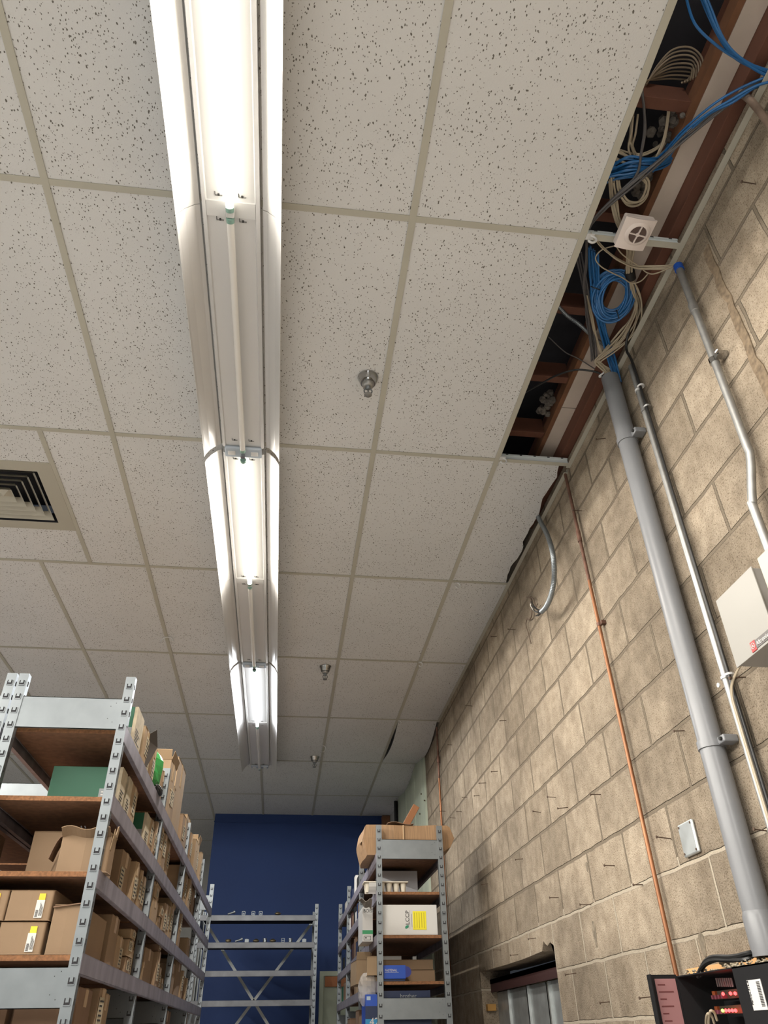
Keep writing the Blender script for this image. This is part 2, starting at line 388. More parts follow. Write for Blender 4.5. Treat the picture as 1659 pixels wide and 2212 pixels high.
# ---- suspended ceiling
XM = [.61-.61*i for i in range(13)]
YR = [-6.1, -4.88, -3.66, -2.44, -1.22, 0.0, 1.244, 2.423, 3.630, 4.857, 6.112, 7.372, 8.60, 9.82, 11.0]
DX0, DX1, DY0, DY1 = -2.155, -1.555, 1.492, 2.078      # air diffuser
t = MB()
for j in range(len(YR)-1):
    y0, y1 = YR[j]+.002, YR[j+1]-.002
    if j == 6:
        cols = [(.61, 0), (0, -.61), (-.61, -1.22), (-1.22, -1.547), (-2.163, -2.44)]
        cols += [(XM[i], XM[i+1]) for i in range(5, 12)]
        t.box(DX0, DX1, y0, DY0, H+.0015, H+.016); t.box(DX0, DX1, DY1, y1, H+.0015, H+.016)
    else:
        cols = [(XM[i], XM[i+1]) for i in range(12)]
    for a, b in cols:
        t.box(b+.002, a-.002, y0, y1, H+.0015, H+.016)
for j in (7, 8): t.box(.614, XW-.014, YR[j]+.002, YR[j+1]-.002, H+.0015, H+.016)
ceil = struct('ceiling', t, TILE)
# a tile cut short of the wall with a ragged edge
random.seed(11)
ed = []
for i in range(26):
    y = 1.258+i*(2.41-1.258)/25
    base = .935+.02*(i/25) if i > 1 else .93
    ed.append((base+.008*math.sin(i*.8)+random.uniform(-.005, .005), y))
tag(MB().prism([(.62, 1.25), *ed, (.62, 2.415)], 'z', H+.0015, H+.016).build('ceiling_tile', TILE),
    'ceiling tile with a ragged torn edge stopping short of the block wall', 'ceiling tile')
# three sagging tiles beyond
for (y0, y1, dl, dr, lab) in ((4.865, 6.104, .045, .085, 'sagging ceiling tile with a dark gap along its left edge, nearest of the three sagging'),
                         (6.120, 7.364, .004, .075, 'sagging ceiling tile by the block wall, middle of the three sagging'),
                         (7.380, 8.29, .004, .06, 'sagging ceiling tile in the corner by the blue wall, farthest of the three sagging')):
    def fn(a, b, y0=y0, y1=y1, dl=dl, dr=dr):
        s = math.sin(PI*b)
        return (.622+a*.345+(.012*s if dl > .01 else 0), y0+b*(y1-y0), H+.006-s*(dl+(dr-dl)*a))
    tag(MB().sheet(fn, 6, 14, .014).build('ceiling_tile', TILE, smooth=True), lab, 'ceiling tile', 'sagging ceiling tiles at the far end')
# grid bars
g = MB()
zb = H-.002
for i, x in enumerate(XM):
    if i == 4:
        g.box(x-.012, x+.012, YR[0], 1.244, zb, H); g.box(x-.012, x+.012, 2.423, YR[-1], zb, H)
        g.box(-1.559, -1.535, 1.244, 2.423, zb, H); g.box(-2.175, -2.151, 1.244, 2.423, zb, H)
    else: g.box(x-.012, x+.012, YR[0], YR[-1], zb-.0004, H)
for j, y in enumerate(YR):
    x1 = XW-.008 if j >= 5 else .61
    if j == 4: x1 = XW-.008
    g.box(-6.9, x1, y-.012, y+.012, zb+.0004, H)
grid = struct('trim_2', g, GRID)
# upstanding web of the bare tees seen through the open strip
def tee(x0, x1, y, nm='cross_tee_web'):
    w = MB(); w.box(x0, x1, y-.0015, y+.0015, H, H+.030); w.box(x0, x1, y-.006, y+.006, H+.026, H+.034)
    w.cur = 1
    k = 5
    for i in range(k):
        xx = x0+(x1-x0)*(i+.6)/k; w.box(xx-.006, xx+.006, y-.0072, y-.0055, H+.0275, H+.0325)
    return w.build(nm, [TEEWEB, SLOT], grid)
tee(.62, XW-.02, 0.0); tee(.62, XW-.02, 1.240); tee(.02, .56, 2.432)
# wall angle
for a, b, dz in ((-5, 1.268, 0), (1.30, 4.88, -.004)):
    w = MB(); w.box(XW-.022, XW-.001, a, b, H-.002+dz, H+dz); w.box(XW-.003, XW-.0005, a, b, H+dz, H+.022+dz)
    w.build('wall_angle', GRID, grid)
# ---- above the open strip
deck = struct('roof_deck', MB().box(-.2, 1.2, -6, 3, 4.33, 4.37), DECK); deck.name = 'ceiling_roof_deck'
LEDX = XW-.042
tag(MB().box(LEDX, XW-.001, -5.5, 1.9, 3.962, 4.33).build('ledger_beam', REDWOOD, bevel=.002), 'long red brown timber ledger bolted along the top of the block wall', 'beam')
gy = MB(); gy.box(.878, LEDX-.001, -5.5, .985, 4.035, 4.048); gy.box(.878, LEDX-.001, .99, 1.9, 4.035, 4.048)
tag(gy.build('gypsum_strip', GYP), 'strip of old gypsum board left beside the timber ledger in the open ceiling', 'board')
tag(MB().box(.855, .877, -5.5, 1.9, 4.036, 4.09).build('furring_strip', TIMBER), 'thin brown timber edge strip beside the gypsum in the open ceiling', 'timber')
for k, y in enumerate([-1.65, -1.24, -.83, -.42, -.01, .42, .81, 1.19, 1.6]):
    lab = ['blocking timber behind the camera end of the open ceiling']*3+['brown cross joist under the upper loop of ivory cables', 'brown cross joist just behind the white wall sensor box', 'brown cross joist behind the blue cable coil', 'brown cross joist level with the top of the grey conduit', 'brown cross joist at the far end of the open strip', 'timber joist hidden beyond the open strip']
    if k in (0, 1, 2, 8): continue
    tag(MB().box(-.2, .856, y, y+.038, 4.05, 4.145).build('roof_joist', REDWOOD, loc=(.3, y, 4.05), bevel=.002), lab[k], 'joist', 'roof joists in the open ceiling')
random.seed(5)
for k, (x, y) in enumerate(((.83, -.33), (.84, -.12), (.83, 1.05))):
    m_ = MB()
    for i in range(26):
        c = Vector((x+random.gauss(0, .018), y+random.gauss(0, .04), 4.10+random.gauss(0, .02))); r = random.uniform(.008, .02)
        m_.lathe([(r*.4, -r), (r, -r*.3), (r*.8, r*.6), (r*.3, r)], c, 6, Matrix.Rotation(random.uniform(0, 3), 3, 'X'))
    tag(m_.build('insulation_tuft', DUST), ['grey clump of loose insulation at the end of the nearest joist', 'grey clump of loose insulation beside the upper cables', 'grey clump of insulation by the far joists'][k], 'insulation', 'loose insulation clumps', 'stuff')

# ---- things inside the wall opening
def yx(u, v, x): return PX(u, v, x).y
tag(MB().box(XW+.06, XW+.19, OPY0, OPY1, 1.875, 1.90).box(XW+.06, XW+.07, OPY0+.01, OPY1-.01, 1.83, 1.90).build('steel_lintel', REDSTEEL), 'dark red steel lintel over the rough opening in the block wall', 'lintel')
tag(MB().box(XW+.185, XW+.198, OPY0, OPY1, .9, 1.88).build('backing_board', PAPERB), 'beige wallboard closing the back of the wall opening', 'board')
for k, (ua, ub) in enumerate(((1073, 1099), (1102, 1138), (1145, 1182), (1192, 1212))):
    ya, yb = yx(ub, 2150, XW+.10), yx(ua, 2150, XW+.10)
    s_ = MB(); s_.box(XW+.10, XW+.104, ya, yb, .9, 1.83); s_.box(XW+.085, XW+.102, yb-.003, yb, .9, 1.83); s_.box(XW+.10, XW+.14, ya, ya+.003, .9, 1.83)
    s_.cur = 0
    tag(s_.build('metal_stud', ZINC, loc=(XW+.1, ya, .9)), ['farthest of the four metal studs in the wall opening', 'second farthest of the metal studs in the wall opening', 'second nearest metal stud in the wall opening, wide face', 'nearest of the metal studs, at the right jamb of the wall opening'][k], 'stud', 'metal studs in the opening')
p = PX(1064, 2176, XW+.05)
tag(MB().box(XW+.02, XW+.075, OPY1-.05, OPY1-.001, p.z-.018, p.z+.018).build('wood_shim', mat('yellow_wood', (.42, .22, .05), .6), bevel=.002), 'small yellow wood block on the far jamb of the wall opening', 'wood block')

# ================================================================ ceiling fixtures
FX = -.613
def mirror(poly): return [(-a, b) for a, b in poly]
def strip_light(y0, y1, first_on, label, onmat, FX=FX, side=None):
    root = thing('fluorescent_fixture', (FX, (y0+y1)/2, H-.002), label, 'ceiling light', 'fluorescent fixtures in a row')
    c = MB()
    poly = [(-.095, 3.852), (-.095, 3.897), (.095, 3.897), (.095, 3.852), (.082, 3.845), (.078, 3.852), (-.078, 3.852), (-.082, 3.845)]
    c.prism([(FX+a, b) for a, b in poly], 'y', y0+.004, y1-.004)
    body = c.build('housing', WHITEM, root)
    ym = (y0+y1)/2
    for sgn in (-1, 1):
        for a, b in ((y0, ym), (ym, y1)):
            w = MB(); LZ = 3.790 if side else 3.778  # lip of the added row is shaped to set the wall's shade band
            pr = [(.104, 3.89), (.104, 3.862), (.118, 3.856), (.148, 3.826), (.166, LZ+.017), (.170, LZ), (.1715, LZ+.001), (.168, LZ+.019), (.150, 3.829), (.119, 3.860), (.106, 3.866), (.106, 3.89)]
            w.prism([(FX+sgn*q, z) for q, z in pr], 'y', a+.0015, b-.0015)
            w.build('reflector', REFL, root)
    for k, (a, b) in enumerate(((y0, ym), (ym, y1))):
        on = (k == 0) == first_on or bool(side)
        tb = MB().tube([(FX, a+.022, 3.818), (FX, b-.022, 3.818)], .013, 14).build('lit_tube' if on else 'unlit_tube', onmat if on else TUBEOFF, root, smooth=True)
        if on:
            for sgn in ((-1, 1) if side is None else ()):
                al = area('tube_light', (FX+sgn*.0066, (a+b)/2, 3.8035), (.012, 1.17), TUBE_W, (1, .93, .84) if onmat is TUBEON else (.94, .97, 1), (0, -sgn*math.radians(24), 0))
        if side:      # added unseen row: one-sided light aimed at the block wall
            area('tube_light', (FX+.016, (a+b)/2, 3.799), (.022, 1.17), side, (1, .95, .87), (0, -math.radians(74), 0))
        cp = MB()
        for yy, s_ in ((a+.012, 1), (b-.012, -1)):
            cp.tube([(FX, yy, 3.818), (FX, yy+s_*.016, 3.818)], .0138, 14)
        cp.build('end_cap', ENDCAP if k == 0 else ENDCAP, tb, smooth=True)
    sk = MB()
    sk.box(FX-.013, FX+.013, ym-.011, ym+.011, 3.812, 3.852); sk.build('lamp_holder', WHITEM, root, bevel=.003)
    pl = MB(); pl.box(FX-.080, FX+.080, ym-.028, ym+.028, 3.8445, 3.852); pl.build('joint_plate', WHITEM, root)
    for yy in (ym-.045, ym+.045, y0+.05, y1-.05):
        for xx in (-.038, .038):
            cl = MB(); cl.box(FX+xx-.012, FX+xx+.012, yy-.0015, yy+.0015, 3.8485, 3.853)
            cl.cur = 1; cl.box(FX+xx-.003, FX+xx+.003, yy-.006, yy+.001, 3.8480, 3.853); cl.box(FX+xx-.0125, FX+xx-.011, yy-.012, yy+.001, 3.8490, 3.853)
            cl.build('spring_clip', [EMT, INK], root)
    return root
def end_box(y, label):
    e = MB(); e.box(FX-.086, FX+.086, y-.034, y+.034, 3.8305, 3.85); r = e.build('end_connector', mat('frosted_plastic', (.40, .46, .53), .3) if 'frosted_plastic' not in MATS else MATS['frosted_plastic'], loc=(FX, y, 3.838), bevel=.008)
    tag(r, label, 'connector', 'plastic end connectors of the light row')
    e = MB(); e.box(FX-.07, FX-.035, y-.016, y+.012, 3.826, 3.832); e.box(FX+.035, FX+.07, y-.016, y+.012, 3.826, 3.832); e.build('pad', WHITEM, r, bevel=.003)
    e = MB(); e.lathe([(.010, 0), (.010, .016), (.006, .02)], (FX, y, 3.806), 12); e.build('latch', CHROME, r, smooth=True)
strip_light(-1.222, 1.222, True, 'nearest fluorescent fixture, its warm bright tube at the top of the picture', TUBEON)
strip_light(1.258, 3.640, True, 'middle fluorescent fixture of the row, lit in its near half', TUBEON)
strip_light(3.676, 6.130, True, 'farthest fluorescent fixture of the row, cooler white light', TUBEON2)
strip_light(-3.70, -1.258, False, 'fluorescent fixture at the camera end of the row', TUBEON)
for k_ in range(3):  # unseen row added to light the upper block wall
    strip_light(-3.70+2.46*k_, -1.24+2.46*k_, True, ['added fluorescent fixture of an unseen row, near the camera', 'middle added fluorescent fixture of an unseen row over the back aisle', 'far added fluorescent fixture of an unseen row over the back aisle'][k_], TUBEON, FX=-3.66, side=32.0)
end_box(1.240, 'blueish plastic end connector between the nearest and middle fixture')
end_box(3.658, 'blueish plastic end connector between the middle and farthest fixture')
end_box(6.125, 'blueish plastic end connector closing the far end of the light row')

def sprinkler(x, y, label):
    root = thing('fire_sprinkler', (x, y, H-.002), label, 'sprinkler', 'chrome sprinklers on the ceiling')
    MB().lathe([(.045, 0), (.044, -.003), (.040, -.010), (.036, -.026), (.031, -.036), (.026, -.036)], (x, y, H-.002), 32).build('escutcheon', CHROME, root, smooth=True)
    MB().lathe([(.024, -.030), (.026, -.040), (.022, -.052), (.014, -.056)], (x, y, H-.002), 24).build('cup', EMT, root, smooth=True)
    b = MB(); b.lathe([(.011, -.052), (.011, -.066), (.007, -.07)], (x, y, H-.002), 12)
    for s_ in (-1, 1): b.tube(smoothpath([(x+s_*.008, y, H-.066), (x+s_*.017, y, H-.08), (x+s_*.012, y, H-.094), (x, y, H-.100)], 4), .003, 6)
    b.tube([(x, y, H-.066), (x, y, H-.10)], .003, 6)
    b.build('frame_arms', GALV, root, smooth=True)
    MB().lathe([(.016, -.100), (.017, -.103), (.004, -.106)], (x, y, H-.0), 16).build('deflector', EMT, root, smooth=True)
sprinkler(-.076, .762, 'large chrome fire sprinkler hanging between the nearest fixture and the open strip')
sprinkler(-.089, 3.775, 'chrome fire sprinkler beside the third row of tiles, middle of three')
sprinkler(-.072, 5.966, 'small far chrome fire sprinkler, last of three')

# hooks and clips on the grid
def clip(x, y, label, big=False):
    root = thing('ceiling_clip', (x, y, H-.003), label, 'clip', 'white clips on the ceiling grid')
    m_ = MB(); m_.box(x-.015, x+.013, y-.013, y+.011, H-.006, H-.003)
    m_.build('base', WHITEM, root, bevel=.001)
    pts = [(x+.0, y-.004, H-.005), (x+.014, y-.004, H-.014), (x+.016, y-.002, H-.028), (x+.002, y, H-.038), (x-.010, y, H-.032), (x-.008, y, H-.024)]
    q = MB(); q.tube(smoothpath(pts, 5), .0045, 8); q.build('hook', WHITEM, root, smooth=True)
for k, (x, y) in enumerate(((.637, -.003), (.633, 1.225), (.656, 2.44), (.616, 3.63), (.630, 4.88))):
    clip(x, y, ['white plastic hook clip beside the sensor box at the open strip', 'white plastic hook clip at the far end of the open strip', 'white hook clip on the grid joint near the hanging flexible conduit', 'white hook clip on the grid, second farthest', 'white hook clip at the corner of the sagging tile'][k])
for k, (x, y) in enumerate(((-1.207, 3.362), (-.012, 5.606))):
    pts = [(x, y, H-.002), (x-.02, y, H-.012), (x-.035, y+.005, H-.035), (x-.028, y+.005, H-.055)] if k == 0 else [(x, y, H-.002), (x+.02, y, H-.01), (x+.03, y, H-.035), (x+.015, y, H-.06), (x-.0, y, H-.065)]
    if k == 0: pts = [(x+.04, y, H-.03), (x+.02, y, H-.008), (x-.015, y, H-.008), (x-.04, y, H-.03), (x-.042, y, H-.055)]
    tag(MB().tube(smoothpath(pts, 6), .004, 8).build('ceiling_hook', WHITEM, loc=(x, y, H), smooth=True), ['thin white wire hook on the grid bar left of the middle fixture', 'thin white wire hook above the farthest sprinkler'][k], 'hook')

# air diffuser
dr = thing('air_diffuser', ((DX0+DX1)/2, (DY0+DY1)/2, H), 'square louvred air diffuser set in the ceiling at the left edge', 'air vent')
cx, cy = (DX0+DX1)/2, (DY0+DY1)/2
def ringbox(mb, h0, z0, h1, z1, th=.0015):
    for q in range(4):
        R = Matrix.Rotation(q*PI/2, 3, 'Z')
        vs = [Vector((h0, -h0, z0)), Vector((h0, h0, z0)), Vector((h1, h1, z1)), Vector((h1, -h1, z1))]
        vs += [a+Vector((-th, 0, th)) for a in vs]
        mb.add([R @ a+Vector((cx, cy, 0)) for a in vs], [(0, 1, 2, 3), (7, 6, 5, 4), (0, 4, 5, 1), (1, 5, 6, 2), (2, 6, 7, 3), (3, 7, 4, 0)])
m_ = MB()
for (a, b, c_, d_) in ((DX0, DX1, DY0, cy-.222), (DX0, DX1, cy+.222, DY1), (DX0, cx-.222, cy-.222, cy+.222), (cx+.222, DX1, cy-.222, cy+.222)):
    m_.box(a, b, c_, d_, H-.003, H+.004)
m_.build('face_frame', DIFF, dr)
m_ = MB(); ringbox(m_, .222, H-.003, .212, H+.05)
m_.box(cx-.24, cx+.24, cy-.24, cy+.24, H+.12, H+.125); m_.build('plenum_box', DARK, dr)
for k in range(5):
    h = .205-.038*k
    m_ = MB(); ringbox(m_, h, H-.001, h-.030, H+.034, .002); m_.build('louver', DIFF, dr)
m_ = MB(); m_.add([(cx-.035, cy-.035, H+.02), (cx+.035, cy-.035, H+.02), (cx+.035, cy+.035, H+.02), (cx-.035, cy+.035, H+.02), (cx, cy, H-.004)], [(0, 1, 4), (1, 2, 4), (2, 3, 4), (3, 0, 4), (3, 2, 1, 0)])
m_.build('centre_cone', DIFF, dr)

# siren / sensor box on the cross tee
sx, sy_, sz = .770, -.057, 3.872
sr = thing('siren_box', (sx, sy_, sz), 'square pinkish white siren box with round cross grille hung on the cross tee', 'siren')
m_ = MB()
ax = Matrix.Rotation(.05, 3, 'Z') @ Matrix.Rotation(-.10, 3, 'X')
def sfn(a, b):
    x, y = (a-.5)*.112, (b-.5)*.112
    return Vector((sx, sy_, sz))+ax @ Vector((x*(1-.05*b), y, -.018-.008*math.cos((a-.5)*PI)))
m_.box(sx-.054, sx+.054, sy_-.055, sy_+.053, sz-.017, sz+.014, R=ax)
m_.build('casing', SENSOR, sr, bevel=.006)
m_ = MB(); m_.sheet(sfn, 12, 6, .006); m_.build('front_cover', SENSOR, sr, smooth=True)
cc = Vector((sx+.004, sy_-.003, sz))
m_ = MB()
def pl(r, z): return (r, z)
m_.lathe([(.044, -.0265), (.036, -.033), (.031, -.0335), (.030, -.026)], cc, 36, ax); m_.build('grille_ring', SENSOR, sr, smooth=True)
m_ = MB(); m_.lathe([(.0295, -.0305), (.0295, -.029)], cc, 32, ax); m_.build('speaker_opening', mat('brown_grille_shadow', (.10, .065, .055), .7), sr)
m_ = MB()
for q in (0, PI/2):
    m_.box(cc.x-.030, cc.x+.030, cc.y-.002, cc.y+.002, cc.z-.0355, cc.z-.030, R=ax @ Matrix.Rotation(q+.1, 3, 'Z'), c=cc)
m_.lathe([(.005, -.037), (.007, -.030)], cc, 12, ax); m_.build('grille_cross', SENSOR, sr)

# ================================================================ storage racks
LV = [2.512, 2.281, 2.050, 1.820, 1.589, 1.10, .62, .15]
def upright_mb(h=2.70, w=.034, aisle=1):
    m_ = MB()
    m_.box(-w/2, w/2, 0, .002, 0, h)
    m_.box(w/2-.002, w/2, .002, .030, 0, h); m_.box(-w/2, -w/2+.002, .002, .030, 0, h)
    m_.box(-w/2+.002, -w/2+.008, .028, .030, 0, h); m_.box(w/2-.008, w/2-.002, .028, .030, 0, h)
    z = h-.034
    while z > 1.5 if h > 2 else .1:
        m_.cur = 1; m_.box(-.0088, .0088, -.0006, .0003, z-.010, z+.0075)
        m_.cur = 0
        m_.box(-.0046, .0046, -.0035, .0, z-.0035, z+.0085); m_.box(-.0100, .0100, -.0028, .0, z-.0125, z-.0100)
        m_.box(-.0104, -.0088, -.0022, .0, z-.011, z+.0065); m_.box(.0088, .0104, -.0022, .0, z-.011, z+.0065)
        # slots in the aisle side flange
        m_.cur = 1; m_.box(w/2-.0005, w/2+.0006, .010, .018, z-.010, z+.006); m_.cur = 0
        z -= .0508
    return m_
UP = None
def upright(parent, x, y, turn=False):
    global UP
    if UP is None:
        UP = upright_mb().build('upright', [GALV, SLOT]); o = UP; o.parent = parent
    else:
        o = UP.copy(); COL.objects.link(o); o.parent = parent
    org = ORG[parent.name]; ORG[o.name] = org
    me = UP.data
    if turn: o.rotation_euler = (0, 0, PI)
    o.location = Vector((x, y, 0))-org
    return o
def side_panel(parent, x0, x1, y, z0, z1):
    m_ = MB(); m_.box(x0, x1, y, y+.0015, z0, z1); m_.box(x0, x1, y, y+.008, z1-.002, z1); m_.box(x0, x1, y, y+.008, z0, z0+.002)
    m_.cur = 1
    for dx, dz in ((-.035, .028), (-.018, .040), (-.038, -.018), (-.020, -.030)):
        m_.box(x1+dx-.0012, x1+dx+.0012, y-.0006, y, (z0+z1)/2+dz-.0012, (z0+z1)/2+dz+.0012)
    return m_.build('side_panel', [GALV, SLOT], parent)
def beam(parent, x, s, y0, y1, zt, m=GALV2, hgt=.052):
    # s=+1: outer face towards +x
    m_ = MB(); m_.box(min(x, x-s*.002), max(x, x-s*.002), y0, y1, zt-hgt, zt)
    m_.box(min(x, x-s*.016), max(x, x-s*.016), y0, y1, zt-.0005, zt+.0015); m_.box(min(x, x-s*.016), max(x, x-s*.016), y0, y1, zt-hgt-.001, zt-hgt+.001)
    m_.box(min(x-s*.016, x-s*.018), max(x-s*.016, x-s*.018), y0, y1, zt-.018, zt)
    return m_.build('beam', m, parent)
def rack_row(label, xa, xb, ys, levels, boards, panels=True, loc=None, top_panels=True, out=1):
    # xa: aisle side upright x, xb: other side upright x
    root = thing('storage_rack', (xa, ys[0], 0), label, 'storage rack', 'galvanized storage racks')
    lo, hi = min(xa, xb), max(xa, xb)
    for k, y in enumerate(ys):
        upright(root, xa, y); upright(root, xb, y)
        for z0, z1 in ((2.503, 2.616), (1.683, 1.786), (.5, .6)):
            side_panel(root, lo+.016, hi-.016, y+.003, z0, z1)
    for k in range(len(ys)-1):
        for i, z in enumerate(levels):
            s = 1 if xa > xb else -1
            beam(root, xa+s*.018, s, ys[k]+.004, ys[k+1]+.003, z)
            beam(root, xb-s*.018, -s, ys[k]+.004, ys[k+1]+.003, z)
            if boards(k, i):
                b = MB(); b.box(lo+.001, hi-.001, ys[k]+.031, ys[k+1]-.002, z-.016, z-.001)
                b.cur = 1; b.box(lo+.001, hi-.001, ys[k]+.030, ys[k]+.031, z-.016, z-.001)
                b.build('shelf', [BOARD, BEDGE], root)
    return root
XA, XB = -.913, -1.290
YA = [1.21, 2.335, 3.455, 4.575, 5.650]
rackA = rack_row('long galvanized rack of cardboard boxes on the left of the aisle', XA, XB, YA, LV, lambda k, i: k < 3 or i > 4 or (k == 3 and i not in (0, 1, 2, 3)))
rackB = rack_row('galvanized rack standing back to back behind the left aisle rack', -1.714, -1.332, YA[:4], LV[1:], lambda k, i: True)
YC = [3.45, 4.58, 5.72, 6.77]
rackC = rack_row('galvanized rack along the block wall on the right of the aisle', .268, .655, YC, [2.536, 2.326, 2.096, 1.866, 1.60, 1.1, .6, .15], lambda k, i: True)
# rack across the end of the aisle
rackD = thing('storage_rack', (-.53, 6.76, 0), 'empty galvanized rack with crossed braces standing before the blue wall', 'storage rack', 'galvanized storage racks')
DXR, DXL = .032, -1.10
for x in (DXR, DXL):
    upright(rackD, x, 6.76); upright(rackD, x, 7.33, True)
for zt in (2.60, 2.370, 2.140, 1.908, 1.60, 1.1, .3):
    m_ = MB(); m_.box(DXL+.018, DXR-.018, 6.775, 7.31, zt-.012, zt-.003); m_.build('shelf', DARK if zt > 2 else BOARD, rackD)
    for yy in (6.752,):
        m_ = MB(); m_.box(DXL+.01, DXR-.01, yy, yy+.002, zt-.045, zt); m_.box(DXL+.01, DXR-.01, yy, yy+.018, zt-.001, zt+.001); m_.box(DXL+.01, DXR-.01, yy, yy+.018, zt-.046, zt-.044)
        m_.build('beam', MATS.get('dull_steel') or mat('dull_steel', (.15, .155, .165), .45, .6, var=.15, scale=10), rackD)
for s_ in (-1, 1):
    m_ = MB(); a = Vector((-.534-s_*.56, 7.345, 2.62)); b = Vector((-.534+s_*.56, 7.345, 1.23))
    dd = (b-a).normalized(); nn = Vector((-dd.z, 0, dd.x))*.013
    vs = [a-nn, a+nn, b+nn, b-nn]; vs += [v+Vector((0, .002+s_*.0015, 0)) for v in vs]
    m_.add(vs, [(0, 1, 2, 3), (7, 6, 5, 4), (0, 4, 5, 1), (1, 5, 6, 2), (2, 6, 7, 3), (3, 7, 4, 0)]); m_.build('cross_brace', TEEWEB, rackD)
for x in (DXR, DXL):
    m_ = MB(); m_.box(x-.001, x+.001, 6.79, 7.30, 2.5, 2.6); m_.box(x-.001, x+.001, 6.79, 7.30, 1.5, 1.6); m_.build('side_panel', GALV, rackD)

# ================================================================ boxes
def marks(mb, face, x0, x1, y0, y1, z0, z1, rnd):
    "rows of printed lines on a label; face 'x' (+x side) or 'y' (-y side)"
    n = 5
    for i in range(n):
        t0 = (i+.25)/n; t1 = t0+.4/n
        L = rnd.uniform(.5, .95)
        if face == 'x': mb.box(x0, x1, y0+(y1-y0)*.08, y0+(y1-y0)*L, z0+(z1-z0)*t0, z0+(z1-z0)*t1)
        else: mb.box(x0+(x1-x0)*.08, x0+(x1-x0)*L, y0, y1, z0+(z1-z0)*t0, z0+(z1-z0)*t1)
NB = [0]
def carton(label, x0, x1, y0, y1, z, h, m=None, rz=0., name='cardboard_box', cat='box', group=None, lab='x', flaps=0, tape=True, labc=None, side=1):
    """closed carton with top flaps, packing tape and a shipping label; flaps=1 open top flaps"""
    rnd = random.Random(NB[0]*13+5); NB[0] += 1
    m = m or CARD
    c = Vector(((x0+x1)/2, (y0+y1)/2, z))
    R = Matrix.Rotation(rz, 3, 'Z')
    root = thing(name, c, label, cat, group)
    b = MB()
    bl = min(.004, (x1-x0)*.03)
    # body as a slightly bulged box
    hx, hy = (x1-x0)/2, (y1-y0)/2
    ring = [(-hx, -hy), (0, -hy-bl*.6), (hx, -hy), (hx+bl*.6, 0), (hx, hy), (0, hy+bl*.6), (-hx, hy), (-hx-bl*.6, 0)]
    top = h-.003 if not flaps else h
    b.prism(ring, 'z', .001, top)
    if flaps:
        # two flaps standing up and outward
        b.box(-hx, hx, -hy-.002, -hy+.001, h, h+min(.05, h*.35), R=Matrix.Rotation(.35, 3, 'X'), c=(0, -hy, h))
        b.box(hx-.001, hx+.002, -hy, hy, h, h+min(.045, h*.3), R=Matrix.Rotation(.25, 3, 'Y'), c=(hx, 0, h))
    else:
        b.box(-hx, hx, -hy, -.0012, h-.003, h); b.box(-hx, hx, .0012, hy, h-.003, h)
    o = b.build('body', m, root, bevel=.0015)
    # build() took world coordinates away; body was given in local ones
    o.location = c; o.location = Vector((0, 0, 0))
    for v in o.data.vertices: v.co += c
    parts = [o]
    if tape:
        t_ = MB(); w = min(.022, hy*.4)
        t_.box(-hx-.0003, hx+bl*.6+.0008, -w, w, h-.0025 if not flaps else h*.5, h+.0004 if not flaps else h*.52)
        t_.box(hx+bl*.6-.0003, hx+bl*.6+.0008, -w, w, h*.68, h)
        o2 = t_.build('packing_tape', TAPE, root)
        for v in o2.data.vertices: v.co += c
        parts.append(o2)
    if lab:
        l_ = MB()
        if lab == 'x':
            w = min(.07, (y1-y0)*.75); hh = min(.075, h*.55); yy = rnd.uniform(-hy+.004+w/2, hy-.004-w/2) if hy*2 > w+.01 else 0; zz = rnd.uniform(h*.12, h*.9-hh)
            xs = hx+bl*.6
            l_.cur = 0; l_.box(xs-.0003, xs+.0012, yy-w/2, yy+w/2, zz, zz+hh); l_.cur = 1
            marks(l_, 'x', xs+.001, xs+.0016, yy-w/2, yy+w/2, zz+.004, zz+hh-.004, rnd)
        else:
            w = min(.09, (x1-x0)*.4); hh = min(.07, h*.5); xx = hx*.2; zz = h*.25
            l_.cur = 0; l_.box(xx-w/2, xx+w/2, -hy-bl*.6-.0012, -hy-bl*.6+.0003, zz, zz+hh); l_.cur = 1
            marks(l_, 'y', xx-w/2, xx+w/2, -hy-bl*.6-.0016, -hy-bl*.6-.001, zz+.004, zz+hh-.004, rnd)
        o3 = l_.build('shipping_label', [labc or CREAM, INK], root)
        for v in o3.data.vertices: v.co += c
        parts.append(o3)
    root.rotation_euler = (0, 0, rz)
    return root
# rows of boxes on the aisle side, left rack:  (y0, y1, height, depth, material, kind)
SH = ['top', 'second', 'third', 'fourth', 'fifth']
ORD = ['first', 'second', 'third', 'fourth', 'fifth', 'sixth', 'seventh', 'eighth', 'ninth']
BAY = ['nearest', 'second', 'third', 'fourth']
rnd = random.Random(21)
def row(level, bay, items):
    z = LV[level]
    for k, it in enumerate(items):
        y0, y1, h, dp, m, kind = it
        nm = {CARD: 'brown', CARD2: 'pale tan', CARD3: 'dark brown'}.get(m, 'brown')
        form = 'tall thin' if h > 1.8*(y1-y0) else ('flat' if h < .6*(y1-y0) else 'squarish')
        lab = f'{form} {nm} carton, {ORD[k]} from near end, {BAY[bay]} bay, {SH[level]} shelf, left rack'
        xa = -.905-rnd.uniform(.0, .025)
        if level == 0 and kind == 'o': xa = -.885
        carton(lab, xa-dp, xa, y0, y1-.003, z, h, m, rz=rnd.uniform(-.03, .03), group='cartons on the left rack', lab='x' if kind != 'n' else None, flaps=1 if kind == 'f' else 0)
row(0, 0, [(1.62, 1.78, .15, .26, CARD2, 'x'), (1.80, 1.885, .135, .25, CARD2, 'x'), (1.89, 1.985, .165, .25, CARD2, 'x'), (2.20, 2.27, .17, .25, CARD2, 'x'), (2.275, 2.325, .16, .25, CARD, 'n')])
